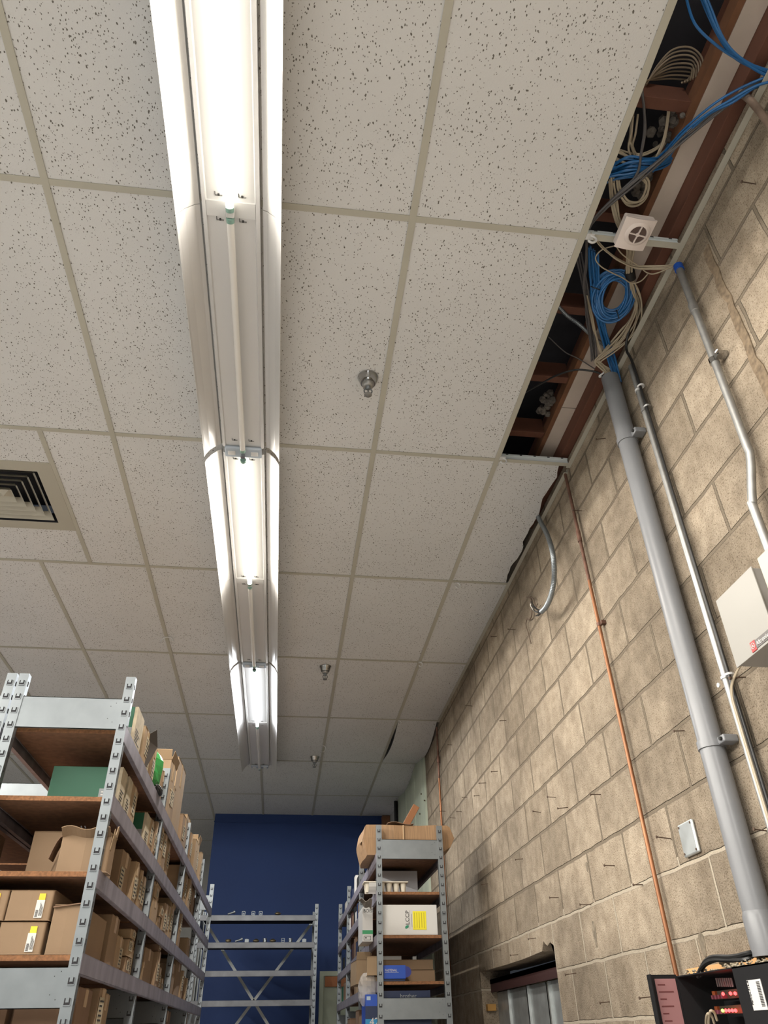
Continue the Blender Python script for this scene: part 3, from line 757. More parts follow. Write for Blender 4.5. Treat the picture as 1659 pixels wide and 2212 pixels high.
row(0, 1, [(2.40, 2.60, .25, .24, CARD2, 'f'), (2.615, 2.78, .20, .27, CARD, 'x'), (2.79, 3.12, .385, .27, CARD2, 'n'), (3.20, 3.42, .18, .26, CARD, 'x')])
row(0, 2, [(3.50, 3.80, .25, .26, CARD2, 'x'), (3.82, 3.93, .21, .25, CARD, 'x'), (3.95, 4.14, .20, .25, CARD2, 'n'), (4.16, 4.26, .25, .25, CARD2, 'x'), (4.28, 4.42, .245, .25, CARD2, 'f'), (4.43, 4.55, .21, .25, CARD2, 'x')])
row(1, 0, [(2.255, 2.33, .155, .25, CARD, 'x')])
row(1, 1, [(2.37, 2.46, .17, .24, CARD2, 'x'), (2.47, 2.56, .19, .24, CARD2, 'f'), (2.57, 2.68, .17, .25, CARD, 'x'), (2.69, 2.80, .20, .25, CARD2, 'f'), (2.81, 2.94, .205, .25, CARD2, 'x')])
row(1, 2, [(3.50, 3.62, .19, .24, CARD2, 'x'), (3.63, 3.75, .18, .24, CARD2, 'x'), (3.76, 3.89, .20, .24, CARD2, 'f'), (3.90, 4.02, .18, .24, CARD2, 'x'), (4.03, 4.24, .195, .24, CARD2, 'x'), (4.31, 4.52, .19, .24, CARD, 'n')])
row(2, 0, [(1.36, 1.42, .145, .25, CARD, 'n'), (1.425, 1.50, .150, .25, CARD2, 'n'), (1.72, 1.91, .160, .26, CARD, 'x'), (1.915, 1.985, .152, .25, CARD2, 'x'), (2.02, 2.11, .16, .25, CARD, 'x'), (2.115, 2.18, .155, .25, CARD2, 'x'), (2.185, 2.30, .145, .25, CARD, 'x')])
row(2, 1, [(2.50, 2.70, .105, .24, CARD2, 'n'), (2.78, 2.90, .06, .24, CARD2, 'n'), (2.93, 3.08, .14, .26, CARD, 'x'), (3.09, 3.22, .15, .24, CARD2, 'x'), (3.23, 3.36, .155, .24, CARD2, 'f')])
row(2, 2, [(3.50, 3.62, .17, .24, CARD2, 'x'), (3.63, 3.74, .19, .24, CARD, 'x'), (4.36, 4.54, .125, .24, CARD2, 'n')])
row(3, 0, [(1.69, 1.86, .165, .27, CARD, 'n'), (1.875, 2.045, .118, .24, CARD2, 'x'), (2.06, 2.20, .06, .24, CARD, 'x'), (2.21, 2.32, .10, .24, CARD2, 'x')])
row(3, 1, [(2.38, 2.44, .10, .24, CARD2, 'x'), (2.52, 2.56, .08, .2, CARD2, 'n'), (2.63, 2.88, .145, .26, CARD, 'n'), (2.90, 3.02, .15, .24, CARD, 'x'), (3.12, 3.26, .10, .24, CARD, 'x'), (3.30, 3.385, .06, .24, CARD2, 'x')])
row(3, 2, [(3.52, 3.74, .15, .25, CARD, 'n'), (3.85, 4.08, .195, .25, CARD, 'n'), (4.12, 4.22, .15, .24, CARD2, 'x'), (4.24, 4.36, .145, .24, CARD2, 'x'), (4.38, 4.45, .135, .24, CARD3, 'n'), (4.46, 4.54, .13, .24, CARD2, 'x')])
row(4, 0, [(1.36, 1.58, .155, .27, CARD3, 'n'), (1.63, 1.74, .165, .24, CARD, 'x'), (1.78, 1.94, .158, .26, CARD2, 'n')])
row(4, 2, [(3.6, 3.95, .16, .26, CARD3, 'n')])
# stacked upper boxes
def upper(level, y0, y1, dz, h, m, lab, dp=.24, fl=0):
    carton(lab, -.912-dp, -.912, y0, y1, LV[level]+dz, h, m, rz=rnd.uniform(-.03, .03), group='cartons on the left rack', lab='x', flaps=fl)
upper(3, 2.06, 2.19, .062, .06, CARD2, 'small carton in the middle of the stack of three on the fourth shelf, nearest bay')
upper(3, 2.07, 2.20, .124, .035, CARD2, 'thin carton topping the stack of three on the fourth shelf, nearest bay')
upper(2, 2.52, 2.69, .107, .05, CARD2, 'open topped carton lying on the flat box, third shelf, second bay, left rack', fl=1)
upper(2, 2.80, 2.90, .062, .05, CARD2, 'small carton stacked on the low box, third shelf, second bay, left rack')
upper(3, 2.92, 3.01, .152, .035, CARD3, 'bent carton lying on top of the tall boxes, fourth shelf, second bay')

# green and white parts boxes
def greenbox(label, x0, x1, y0, y1, z, h, split=.45, rz=0.):
    c = Vector(((x0+x1)/2, (y0+y1)/2, z))
    root = thing('green_parts_box', c, label, 'box', 'green and pale parts boxes')
    b = MB(); b.box(x0, x1-.012, y0, y1, z+.001, z+h); b.build('body', GREENP, root, bevel=.0015)
    b = MB(); b.box(x1-.012, x1, y0-.0005, y1+.0005, z+.001, z+h+.0005)
    b.cur = 1; marks(b, 'x', x1-.0002, x1+.0005, y0+.01, y1-.01, z+h*.15, z+h*.5, random.Random(int(y0*100)))
    b.build('printed_end', [CREAM, INK], root)
    b = MB(); b.box(x1-.07, x1-.012, y0-.0012, y0, z+.001, z+h*split); b.cur = 1
    marks(b, 'y', x1-.066, x1-.02, y0-.0016, y0-.0008, z+h*.06, z+h*split*.9, random.Random(3))
    b.build('grey_sticker', [mat('grey_sticker', (.24, .26, .27), .5) if 'grey_sticker' not in MATS else MATS['grey_sticker'], WHITEP], root)
    root.rotation_euler = (0, 0, rz)
    return root
greenbox('dark green box with pale printed end, first on the top shelf, left rack', -1.13, -.905, 1.40, 1.555, LV[0], .145)
greenbox('dark green box with pale printed end, first on the second shelf, left rack', -1.16, -.915, 1.38, 1.475, LV[1], .140)
greenbox('dark green box standing second on the second shelf, left rack', -1.16, -.915, 1.515, 1.60, LV[1], .145, .3)
greenbox('wide green box with grey sticker by the middle post, second shelf, left rack', -1.19, -.915, 2.02, 2.13, LV[1], .135, .5)
carton('pale printed carton beside the wide green box on the second shelf, left rack', -1.16, -.915, 2.135, 2.245, LV[1], .14, CARD2, group='cartons on the left rack')
carton('torn pale carton leaning third on the second shelf, left rack', -1.15, -.92, 1.61, 1.77, LV[1], .15, CARD2, rz=.02, group='cartons on the left rack')
# black bent flap piece and green bag on top
b = MB()
q = [(-.955, 1.60, 2.53), (-.925, 1.70, 2.64), (-.885, 1.75, 2.69), (-.880, 1.80, 2.63), (-.900, 1.74, 2.53)]
b.add([Vector(v) for v in q]+[Vector(v)+Vector((-.003, .004, .001)) for v in q], [(0, 1, 4), (1, 3, 4), (1, 2, 3), (9, 6, 5), (9, 8, 6), (8, 7, 6), (0, 5, 6, 1), (1, 6, 7, 2), (2, 7, 8, 3), (3, 8, 9, 4), (4, 9, 5, 0)])
tag(b.build('black_folder', mat('dull_dark_card', (.055, .045, .038), .85), loc=(-.93, 1.65, 2.53)), 'bent dark card folder sticking up between boxes on the top shelf', 'folder')
def bagfn(cx, cy, cz, rx, ry, rz_):
    r_ = random.Random(int(cy*1000)); m_ = MB(); n, k = 14, 9; vs = []
    for i in range(k+1):
        ph = PI*i/k
        for j in range(n):
            th = 2*PI*j/n; q = 1+r_.uniform(-.09, .09)
            vs.append((cx+rx*q*math.sin(ph)**.6*math.cos(th) if 0 < i < k else cx, cy+ry*q*math.sin(ph)**.6*math.sin(th) if 0 < i < k else cy, cz+rz_*math.cos(ph)))
    m_.add(vs, [(i*n+j, i*n+(j+1) % n, (i+1)*n+(j+1) % n, (i+1)*n+j) for i in range(k) for j in range(n)]); return m_
tag(bagfn(-.955, 2.08, LV[0]+.095, .065, .085, .093).build('green_bag', GREENB, loc=(-.955, 2.08, LV[0])), 'bright green plastic bag among the cartons on the top shelf, left rack', 'bag')
tag(bagfn(-.90, 2.10, LV[0]+.018, .02, .07, .018).build('black_strap', BLACKC, loc=(-.9, 2.1, LV[0])), 'black strap hanging out by the green bag over the top beam', 'strap')

# --- big items at the near end, left rack
def labelled(label, x0, x1, y0, y1, z, h, yel):
    c = Vector(((x0+x1)/2, (y0+y1)/2, z)); root = thing('cardboard_box', c, label, 'box', 'stacked cartons with barcode labels')
    b = MB(); hx, hy = (x1-x0)/2, (y1-y0)/2
    b.prism([(c.x-hx, c.y-hy+.003), (c.x-hx+.004, c.y-hy), (c.x, c.y-hy-.002), (c.x+hx-.004, c.y-hy), (c.x+hx, c.y-hy+.003), (c.x+hx+.001, c.y), (c.x+hx, c.y+hy), (c.x-hx, c.y+hy)], 'z', z+.001, z+h-.001)
    b.build('body', CARD, root, bevel=.003)
    w_ = MB(); yy = c.y-hy-.002
    sh = Matrix(((1, 0, .0), (0, 1, 0), (0, 0, 1)))
    lx = x1-.047
    w_.box(lx, lx+.024, yy-.0012, yy+.001, z+.008, z+.058); w_.cur = 1
    for i in range(9): w_.box(lx+.002+.001*(i % 2), lx+.010, yy-.0018, yy-.0010, z+.011+i*.0022, z+.0122+i*.0022)
    for i in range(4): w_.box(lx+.013+i*.0026, lx+.0142+i*.0026, yy-.0018, yy-.0010, z+.014, z+.05-.004*i)
    w_.build('barcode_label', [WHITEP, INK], root)
    w_ = MB(); w_.box(lx+.004, lx+.023, yy-.0014, yy+.001, z+.058, z+.076); w_.build('yellow_sticker', yel, root)
labelled('brown carton with amber sticker, upper right of the barcode stack on the fourth shelf', -1.160, -1.027, 1.255, 1.50, LV[3]+.091, .087, YEL)
labelled('brown carton with lemon sticker, lower right of the barcode stack on the fourth shelf', -1.166, -1.030, 1.252, 1.50, LV[3], .089, YEL2)
labelled('brown carton with amber sticker, upper one at the left picture edge on the fourth shelf', -1.292, -1.163, 1.253, 1.50, LV[3]+.091, .087, YEL)
labelled('brown carton, lower one at the left picture edge on the fourth shelf', -1.298, -1.170, 1.25, 1.50, LV[3], .089, YEL2)
carton('large plain carton with lifted lid behind the near post, fourth shelf', -1.018, -.932, 1.255, 1.66, LV[3], .137, CARD, lab=None, flaps=0, tape=False)
b = MB(); b.box(-1.02, -.935, 1.245, 1.43, LV[3]+.137, LV[3]+.140, R=Matrix.Rotation(-.13, 3, 'Y') @ Matrix.Rotation(.05, 3, 'X'))
tag(b.build('carton_lid', CARD3, loc=(-.98, 1.3, LV[3]+.14)), 'loose cardboard lid lying tilted on the plain carton of the fourth shelf', 'lid')
# crumpled open box on the third shelf
root = thing('open_carton', (-.96, 1.30, LV[2]), 'crumpled open carton with torn flaps and printed arrows, near end, third shelf', 'box')
b = MB(); b.prism([(-1.045, 1.27), (-.965, 1.262), (-.886, 1.27), (-.882, 1.33), (-1.05, 1.33)], 'z', LV[2]+.001, LV[2]+.115); b.build('body', CARD, root, bevel=.004)
b = MB(); b.sheet(lambda a, c_: (-1.045+.155*a, 1.268-.035*c_, LV[2]+.108+.022*c_+.006*math.sin(a*9)), 10, 4, .003)
b.build('front_flap', CARD, root)
b = MB(); b.sheet(lambda a, c_: (-1.045-.03*c_, 1.27+.06*a, LV[2]+.112-.07*c_*c_-.0*a), 4, 4, .003); b.build('side_flap', CARD3, root)
b = MB(); b.sheet(lambda a, c_: (-.886+.006*c_, 1.27+.06*a, LV[2]+.07+.065*c_*(1-.3*math.sin(6*a))), 6, 4, .003); b.build('side_flap', CARD2, root)
b = MB()
for k in range(2):
    x = -.985+.012*k; b.box(x, x+.003, 1.2395, 1.2405, LV[2]+.121, LV[2]+.131, R=Matrix.Rotation(.6, 3, 'Y')); b.box(x, x+.003, 1.2395, 1.2405, LV[2]+.127, LV[2]+.137, R=Matrix.Rotation(-.6, 3, 'Y'))
b.build('printed_arrows', INK, root)
# boxes seen at the far left on the third shelf
carton('low white carton far back on the third shelf at the left, upper of two', -1.30, -1.14, 1.95, 2.2, LV[2]+.060, .045, WHITEP, lab=None, tape=False, name='white_box')
carton('grey white carton under the low white one on the third shelf at the left', -1.30, -1.15, 1.9, 2.25, LV[2], .058, mat('grey_card', (.50, .49, .47), .7), lab=None, tape=False, name='white_box')
carton('dark brown carton beside the grey white one on the third shelf', -1.13, -1.07, 1.9, 2.1, LV[2], .075, CARD3, lab=None, tape=False)
carton('small white box at the left picture edge on the third shelf', -1.30, -1.235, 1.26, 1.4, LV[2], .018, WHITEP, lab=None, tape=False, name='white_box')
carton('dark carton hanging over the shelf edge at the upper left picture edge', -1.46, -1.335, 1.30, 1.6, LV[2]+.07, .10, CARD3, lab=None, tape=False)
carton('large shadowed carton under the lower side panel at the near end, left rack', -1.26, -1.10, 1.30, 1.75, LV[4], .12, CARD3, lab=None, tape=False)
carton('shadowed carton beside the post under the lower side panel, left rack', -1.08, -.94, 1.30, 1.7, LV[4], .12, CARD3, lab=None, tape=False)
carton('torn white and brown carton, low shelf, far end, left rack', -1.18, -.93, 4.75, 5.0, 1.589, .20, CARD2, flaps=1)
carton('orange brown carton standing on the low shelf at the far end, left rack', -1.16, -.90, 5.05, 5.3, 1.589, .09, mat('orange_card', (.42, .19, .06), .7), lab=None)
carton('plain carton at the post of the far bay, second shelf level, left rack', -1.15, -.93, 4.62, 4.80, LV[1], .17, CARD, lab=None)

# --- small metal fittings on the end rack
random.seed(9)
def fitting(k, x, zt, kind, label, grp):
    root_loc = (x, 6.765, zt)
    m_ = MB(); y = 6.765
    if kind == 'elbow': m_.tube(smoothpath([(x-.045, y, zt+.012), (x-.01, y, zt+.022), (x+.03, y, zt+.034)], 5), .011, 10); m_.lathe([(.017, -.01), (.017, .012)], (x+.032, y, zt+.036), 14, Matrix.Rotation(1.2, 3, 'Y'))
    if kind == 'bracket': m_.box(x-.022, x+.022, y-.012, y+.012, zt+.001, zt+.006); m_.box(x-.022, x-.017, y-.012, y+.012, zt, zt+.045); m_.box(x+.017, x+.022, y-.012, y+.012, zt, zt+.045); m_.box(x-.022, x+.022, y-.012, y+.012, zt+.040, zt+.045); m_.box(x-.012, x+.012, y-.006, y+.006, zt+.018, zt+.026)
    if kind == 'shell': m_.lathe([(.010, 0), (.032, .008), (.036, .024), (.030, .032), (.022, .028), (.02, .012)], (x, y, zt+.001), 20)
    if kind == 'dome': m_.lathe([(.012, 0), (.038, .010), (.040, .018), (.026, .030), (.010, .037), (.002, .038)], (x, y, zt+.001), 20)
    if kind == 'nut': m_.lathe([(.020, 0), (.021, .004), (.021, .034), (.017, .038), (.010, .038), (.010, .02)], (x, y, zt+.001), 6); m_.lathe([(.024, .030), (.024, .042)], (x, y, zt), 12)
    if kind == 'block': m_.box(x-.024, x+.024, y-.015, y+.015, zt+.001, zt+.034); m_.lathe([(.012, .032), (.012, .038)], (x, y, zt), 12)
    m_.v = [(x+(a-x)*.78, y+(b_-y)*.78, zt+(c_-zt)*.78) for a, b_, c_ in m_.v]
    tag(m_.build('metal_fitting', BRONZE if kind in ('shell', 'dome') else GALV, loc=root_loc, smooth=kind in ('shell', 'dome', 'elbow')), label, 'metal part', grp)
top = [(500, 'elbow', 'elbow shaped metal part, leftmost on the top beam of the end rack'), (526, 'bracket', 'square metal bracket, second from the left on the top beam of the end rack'), (547, 'bracket', 'square metal bracket in the middle of the top beam of the end rack'), (563, 'bracket', 'square metal bracket right of the middle on the top beam of the end rack'), (600, 'dome', 'low dark domed part, rightmost on the top beam of the end rack')]
for k, (u, kd, lb) in enumerate(top): fitting(k, PY(u, 1975, 6.765).x, 2.601, kd, lb, 'metal parts on the top beam')
sec = [(493, 'shell', 'brass cup shaped part, leftmost on the second beam of the end rack'), (516, 'elbow', 'bent metal elbow, second from the left on the second beam of the end rack'), (533, 'block', 'small rectangular metal block, third on the second beam of the end rack'), (553, 'dome', 'dark domed part, fourth on the second beam of the end rack'), (572, 'nut', 'shiny upright coupling in the middle of the second beam of the end rack'), (589, 'dome', 'large brass domed part right of the shiny coupling on the second beam'), (611, 'bracket', 'thin wire bracket, third from the right on the second beam of the end rack'), (627, 'nut', 'bright upright coupling, second from the right on the second beam'), (657, 'block', 'small metal block, rightmost on the second beam of the end rack')]
for k, (u, kd, lb) in enumerate(sec): fitting(k, PY(u, 2034, 6.765).x, 2.371, kd, lb, 'metal parts on the second beam')

# --- things on the right rack
L0, L1, L2, L3, L4 = 2.536, 2.326, 2.096, 1.866, 1.60
root = thing('long_carton', (.46, 3.55, L0), 'big battered brown carton lying on top, right rack, bulging past its posts', 'box')
b = MB()
def bigbox():
    n = 12; rs = []
    prof = [(0, .0), (.35, .02), (.8, .012), (1, -.01)]
    rings = []
    for zt, ins in ((0, .015), (.05, .0), (.10, -.012), (.165, .0), (.175, .008)):
        x0, x1, y0, y1 = .186+ins+ .0, .735-ins*2.2, 3.515+ins*.3, 3.97
        if zt == 0: x1 -= .05
        pts = []
        for i in range(6): pts.append((x0+(x1-x0)*i/6, y0-.006*math.sin(PI*i/6)+.004*math.sin(i*2.3)))
        for i in range(4): pts.append((x1+.010*math.sin(PI*i/4), y0+(y1-y0)*i/4))
        for i in range(6): pts.append((x1-(x1-x0)*i/6, y1))
        for i in range(4): pts.append((x0-.008*math.sin(PI*i/4)+.006*math.sin(i*5), y1-(y1-y0)*i/4))
        rings.append([(p[0], p[1], L0+.002+zt+.004*math.sin(k*1.3+zt*40)*(zt > .1)) for k, p in enumerate(pts)])
    n = len(rings[0]); vs = [p for r_ in rings for p in r_]
    fs = [(i*n+j, i*n+(j+1) % n, (i+1)*n+(j+1) % n, (i+1)*n+j) for i in range(4) for j in range(n)]+[tuple(range(n-1, -1, -1)), tuple(4*n+j for j in range(n))]
    b.add(vs, fs)
bigbox(); b.build('body', mat('worn_cardboard', (.29, .175, .09), .7, var=.22, scale=30, stretch=(6, 1, .3)), root)
b = MB(); b.sheet(lambda a, c_: (.33+.17*a, 3.50+.10*c_, L0+.188+.008*math.sin(a*6)), 6, 3, .003); b.build('lid_flap', CARD3, root)
b = MB(); b.sheet(lambda a, c_: (.176+.03*a+.01*math.sin(c_*20), 3.52+.42*c_, L0+.18-.09*(1-a)+.008*math.sin(c_*16)), 3, 16, .003); b.build('torn_flap', CARD2, root)
b = MB(); b.box(.428, .434, 3.499, 3.508, L0+.005, L0+.176); b.build('packing_tape', TAPE, root)
b = MB(); b.box(.48, .525, 3.62, 3.66, L0+.18, L0+.34, R=Matrix.Rotation(.55, 3, 'Y') @ Matrix.Rotation(-.1, 3, 'X'))
tag(b.build('cardboard_flap', mat('rust_brown_card', (.26, .11, .045), .7), loc=(.5, 3.64, L0+.2), bevel=.003), 'reddish brown cardboard piece sticking up from the big carton on the right rack', 'cardboard')
# second shelf: pulp tray and grey box
root = thing('pulp_tray', (.30, 3.56, L1), 'white moulded pulp tray with downward cups on the second shelf, right rack', 'tray')
b = MB()
for i in range(6):
    xx = .205+.044*i
    b.lathe([(.013, 0), (.0185, .052)], (xx, 3.53, L1+.002), 12); b.lathe([(.013, 0), (.0185, .052)], (xx, 3.585, L1+.002), 12)
b.build('cups', PULP, root, smooth=True)
b = MB(); b.box(.178, .452, 3.50, 3.615, L1+.053, L1+.060); b.build('rim', PULP, root, bevel=.002)
b = MB(); b.sheet(lambda a, c_: (.205+.045*a, 3.497-.03*c_+.008*math.sin(c_*5), L1-.01+.055*c_*c_), 4, 5, .002)
tag(b.build('crumpled_paper', WHITEP, loc=(.22, 3.48, L1)), 'crumpled white paper scrap hanging before the pulp tray', 'paper')
carton('large pale grey carton behind the pulp tray on the second shelf, right rack', .32, .56, 3.80, 4.3, L1, .17, mat('pale_grey_card', (.46, .47, .50), .7), lab=None, tape=False, name='grey_box')
# third shelf: white LCCP box and paper carton
root = thing('white_carton', (.46, 3.50, L2), 'white carton with green leaf logo and yellow sticker, right rack', 'box')
b = MB(); b.box(.290, .620, 3.492, 3.80, L2+.001, L2+.160); b.build('body', WHITEP, root, bevel=.002)
b = MB(); b.box(.472, .553, 3.4905, 3.4925, L2+.028, L2+.126); b.cur = 1
for i in range(5): b.box(.480+i*.0145, .4835+i*.0145, 3.4898, 3.4908, L2+.036+.003*(i % 2), L2+.118)
b.build('yellow_sticker', [mat('yellow_sticker', (.80, .70, .02), .5), mat('olive_print', (.45, .38, .02), .6)], root, bevel=.0)
text('lettering', 'LCCP', .031, (.449, 3.4912, L2+.054), (0, 0, 1), (-1, 0, 0), INK, root, squash=1.0)
b = MB(); b.prism([(.4235, L2+.036), (.432, L2+.034), (.4445, L2+.040), (.446, L2+.051), (.437, L2+.052), (.4265, L2+.047)], 'y', 3.4906, 3.4925); b.build('leaf_logo', mat('leaf_green', (.02, .22, .12), .5), root)
b = MB(); b.box(.4525, .4535, 3.4912, 3.4925, L2+.034, L2+.13); b.box(.465, .4665, 3.4912, 3.4925, L2+.042, L2+.112); b.build('printed_rules', INK, root)
root = thing('paper_carton', (.24, 3.56, L2), 'white paper carton with black lettering and green band, right rack', 'box')
b = MB(); b.box(.182, .245, 3.62, 3.90, L2-.02, L2+.165); b.build('body', WHITEP, root, bevel=.0015)
b = MB(); b.box(.1815, .2455, 3.6193, 3.621, L2+.020, L2+.040); b.build('green_band', mat('band_green', (.04, .30, .12), .5), root)
text('lettering', 'BOISE', .026, (.187, 3.6192, L2+.135), (1, 0, 0), (0, 0, 1), INK, root)
b = MB(); b.box(.190, .232, 3.6192, 3.6205, L2-.012, L2-.010); b.box(.190, .232, 3.6192, 3.6205, L2+.008, L2+.010); b.box(.190, .192, 3.6192, 3.6205, L2-.012, L2+.01); b.box(.230, .232, 3.6192, 3.6205, L2-.012, L2+.01); b.box(.197, .208, 3.6192, 3.6205, L2-.003, L2+.003); b.build('printed_symbol', INK, root)
b = MB(); b.sheet(lambda a, c_: (.152+.08*a, 3.52+.07*c_, L2+.19-.045*a*c_+.01*math.sin(9*a)), 6, 4, .003)
tag(b.build('torn_cardboard', mat('grey_brown_card', (.22, .19, .16), .8), loc=(.18, 3.55, L2+.19)), 'torn grey cardboard flap poking into the aisle above the paper carton', 'cardboard')
# fourth shelf: FASTENAL box and stacked brown boxes
root = thing('blue_box', (.34, 3.50, L3), 'small royal blue box with white lettering and an open round flap on the right rack', 'box')
b = MB(); b.box(.292, .418, 3.482, 3.56, L3+.012, L3+.078); b.build('body', BLUEBOX, root, bevel=.001)
b = MB(); b.prism([(.418, L3+.018)]+[(.418+.034*math.sin(PI*i/10), L3+.046-.028*math.cos(PI*i/10)) for i in range(11)]+[(.418, L3+.074)], 'y', 3.483, 3.485); b.build('end_flap', mat('purple_blue_flap', (.02, .03, .22), .5), root)
text('lettering', 'FASTENAL', .0165, (.298, 3.4812, L3+.048), (1, 0, .0), (.12, 0, 1), WHITEP, root, squash=.92)
b = MB(); b.box(.298, .378, 3.4812, 3.483, L3+.0425, L3+.0442); b.build('underline', WHITEP, root)
b = MB(); b.box(.288, .416, 3.49, 3.57, L3+.001, L3+.011); tag(b.build('flat_blue_box', DBLUE, loc=(.35, 3.53, L3)), 'flat dark blue box under the small royal blue box', 'box')
carton('wide brown carton behind the royal blue box, lower of two on the fourth shelf', .285, .610, 3.60, 3.95, L3, .062, CARD, lab=None, tape=True)
carton('wide brown carton behind the royal blue box, upper of two on the fourth shelf', .300, .605, 3.62, 3.95, L3+.064, .052, CARD, lab=None, tape=True)
carton('white carton lying on the wide brown ones on the fourth shelf', .30, .43, 3.72, 3.95, L3+.118, .025, WHITEP, lab=None, tape=False, name='white_box')
tag(MB().box(.495, .52, 3.70, 3.73, L3+.118, L3+.14).build('steel_bracket', EMT, loc=(.5, 3.7, L3+.118), bevel=.002), 'small shiny bracket on the wide brown cartons of the fourth shelf', 'bracket')
carton('open brown carton with lifted flaps by the aisle, fourth shelf, right rack', .150, .235, 3.74, 4.0, L3, .125, CARD2, flaps=1, lab=None, rz=.05, tape=False)
carton('crushed tan carton end beside the post on the fourth shelf, right rack', .205, .262, 3.50, 3.66, L3+.03, .095, CARD2, lab=None, rz=-.1, tape=False)
tag(bagfn(.208, 3.55, L3-.035, .058, .05, .085).build('plastic_bag', PLASTIC, loc=(.2, 3.55, L3-.03)), 'clear crinkled plastic bag hanging over the fourth beam, right rack', 'bag')
carton('tan strip of carton sticking out under the plastic bag', .185, .262, 3.52, 3.6, L3+.002, .026, CARD2, lab=None, tape=False, rz=.2)
root = thing('dark_blue_box', (.45, 3.55, L4), 'dark navy box with pale lettering behind the lower side panel, right rack', 'box')
b = MB(); b.box(.285, .56, 3.50, 3.80, L4+.001, L4+.222); b.build('body', DBLUE, root, bevel=.001)
text('lettering', 'brother', .030, (.385, 3.4985, L4+.186), (1, 0, 0), (0, 0, 1), mat('grey_print', (.25, .27, .28), .5), root)
root = thing('blue_ink_box', (.23, 3.51, L4), 'blue printed box with a large white number by the aisle post, right rack', 'box')
b = MB(); b.box(.186, .262, 3.484, 3.70, L4+.001, L4+.205); b.build('body', BLUEBOX, root, bevel=.001)
b = MB(); b.box(.1858, .2622, 3.4832, 3.485, L4+.09, L4+.15); b.build('dark_band', DBLUE, root)
b = MB(); b.box(.1858, .2622, 3.4832, 3.485, L4+.035, L4+.09); b.build('cyan_band', CYANP, root)
text('lettering', '42', .055, (.208, 3.4815, L4+.058), (1, 0, 0), (0, 0, 1), WHITEP, root)
b = MB(); b.box(.193, .215, 3.4832, 3.4845, L4+.178, L4+.196); b.build('corner_print', mat('pale_blue_print', (.4, .5, .6), .5), root)
# farther things along the aisle side, right rack
def far(label, nm, x0, x1, y0, y1, z, h, m, cat='box', lab=None):
    return carton(label, x0, x1, y0, y1, z, h, m, lab=lab, tape=False, name=nm, cat=cat)
def bottle(label, x, y, z, h, r, m):
    root = thing('bottle', (x, y, z), label, 'bottle', 'bottles on the far part, right rack')
    MB().lathe([(r, 0), (r, h*.62), (r*.75, h*.72), (r*.35, h*.78), (r*.35, h*.92)], (x, y, z+.001), 16).build('body', m, root, smooth=True)
    MB().lathe([(r*.42, h*.9), (r*.42, h)], (x, y, z+.001), 12).build('cap', BLACKC, root, smooth=True)
bottle('tall black bottle on the top shelf, right rack, nearest of two', .285, 4.72, L0, .17, .026, BLACKP)
bottle('slim black bottle on the top shelf, right rack, farther of two', .285, 4.95, L0, .15, .020, BLACKP)
far('white carton standing on the top shelf, right rack in its middle bay', 'white_box', .268, .36, 5.10, 5.22, L0, .15, WHITEP)
far('dark carton lying on the top shelf, right rack, farthest', 'dark_box', .27, .5, 5.4, 5.62, L0, .10, DBLUE)
far('grey carton at the far end of the top shelf, right rack', 'grey_box', .275, .45, 6.1, 6.3, L0, .10, MATS['grey_card'])
rr = random.Random(4)
for k, (y, hh, m) in enumerate(((4.68, .10, CARD3), (4.80, .12, DBLUE), (4.93, .08, MATS['grey_card']), (5.06, .13, BLACKP), (5.20, .09, CARD3), (5.34, .12, REDSTEEL), (5.48, .10, WHITEP))):
    far(['dark brown small carton first in the middle bay', 'navy small carton second in the middle bay', 'grey low carton third in the middle bay', 'black tall carton fourth in the middle bay', 'dark brown carton fifth in the middle bay', 'dark red carton sixth in the middle bay', 'white carton last in the middle bay'][k]+', second shelf, right rack', 'small_box', .262, .40, y, y+.11, L1, hh, m)
for k, (y, hh, m) in enumerate(((4.68, .13, BLACKP), (4.84, .10, DBLUE), (5.0, .14, CARD3), (5.2, .12, REDSTEEL), (5.9, .12, DBLUE), (6.15, .10, BLACKP))):
    far(['black carton first in the middle bay', 'navy carton second in the middle bay', 'dark brown carton third in the middle bay', 'dark red carton fourth in the middle bay', 'navy carton near the far bay post', 'black carton in the far bay'][k]+', third shelf, right rack', 'small_box', .262, .42, y, y+.13, L2, hh, m)
for k, (y, hh, m) in enumerate(((4.66, .14, CARD2), (4.85, .11, CARD), (5.9, .13, CARD3), (6.1, .11, GREENP))):
    far(['tan carton first in the middle bay', 'brown carton second in the middle bay', 'dark brown carton in the far bay', 'dark green carton in the far bay'][k]+', fourth shelf, right rack', 'small_box', .255, .42, y, y+.15, L3, hh, m)
for k, (y, hh, m) in enumerate(((3.80, .12, CARD), (4.05, .15, CARD3), (4.7, .12, CARD3))):
    far(['brown flat carton behind the blue printed box', 'dark brown carton deeper behind the blue printed box', 'dark brown carton in the middle bay'][k]+' on the lowest visible shelf, right rack', 'small_box', .20, .40, y, y+.2, L4, hh, m)

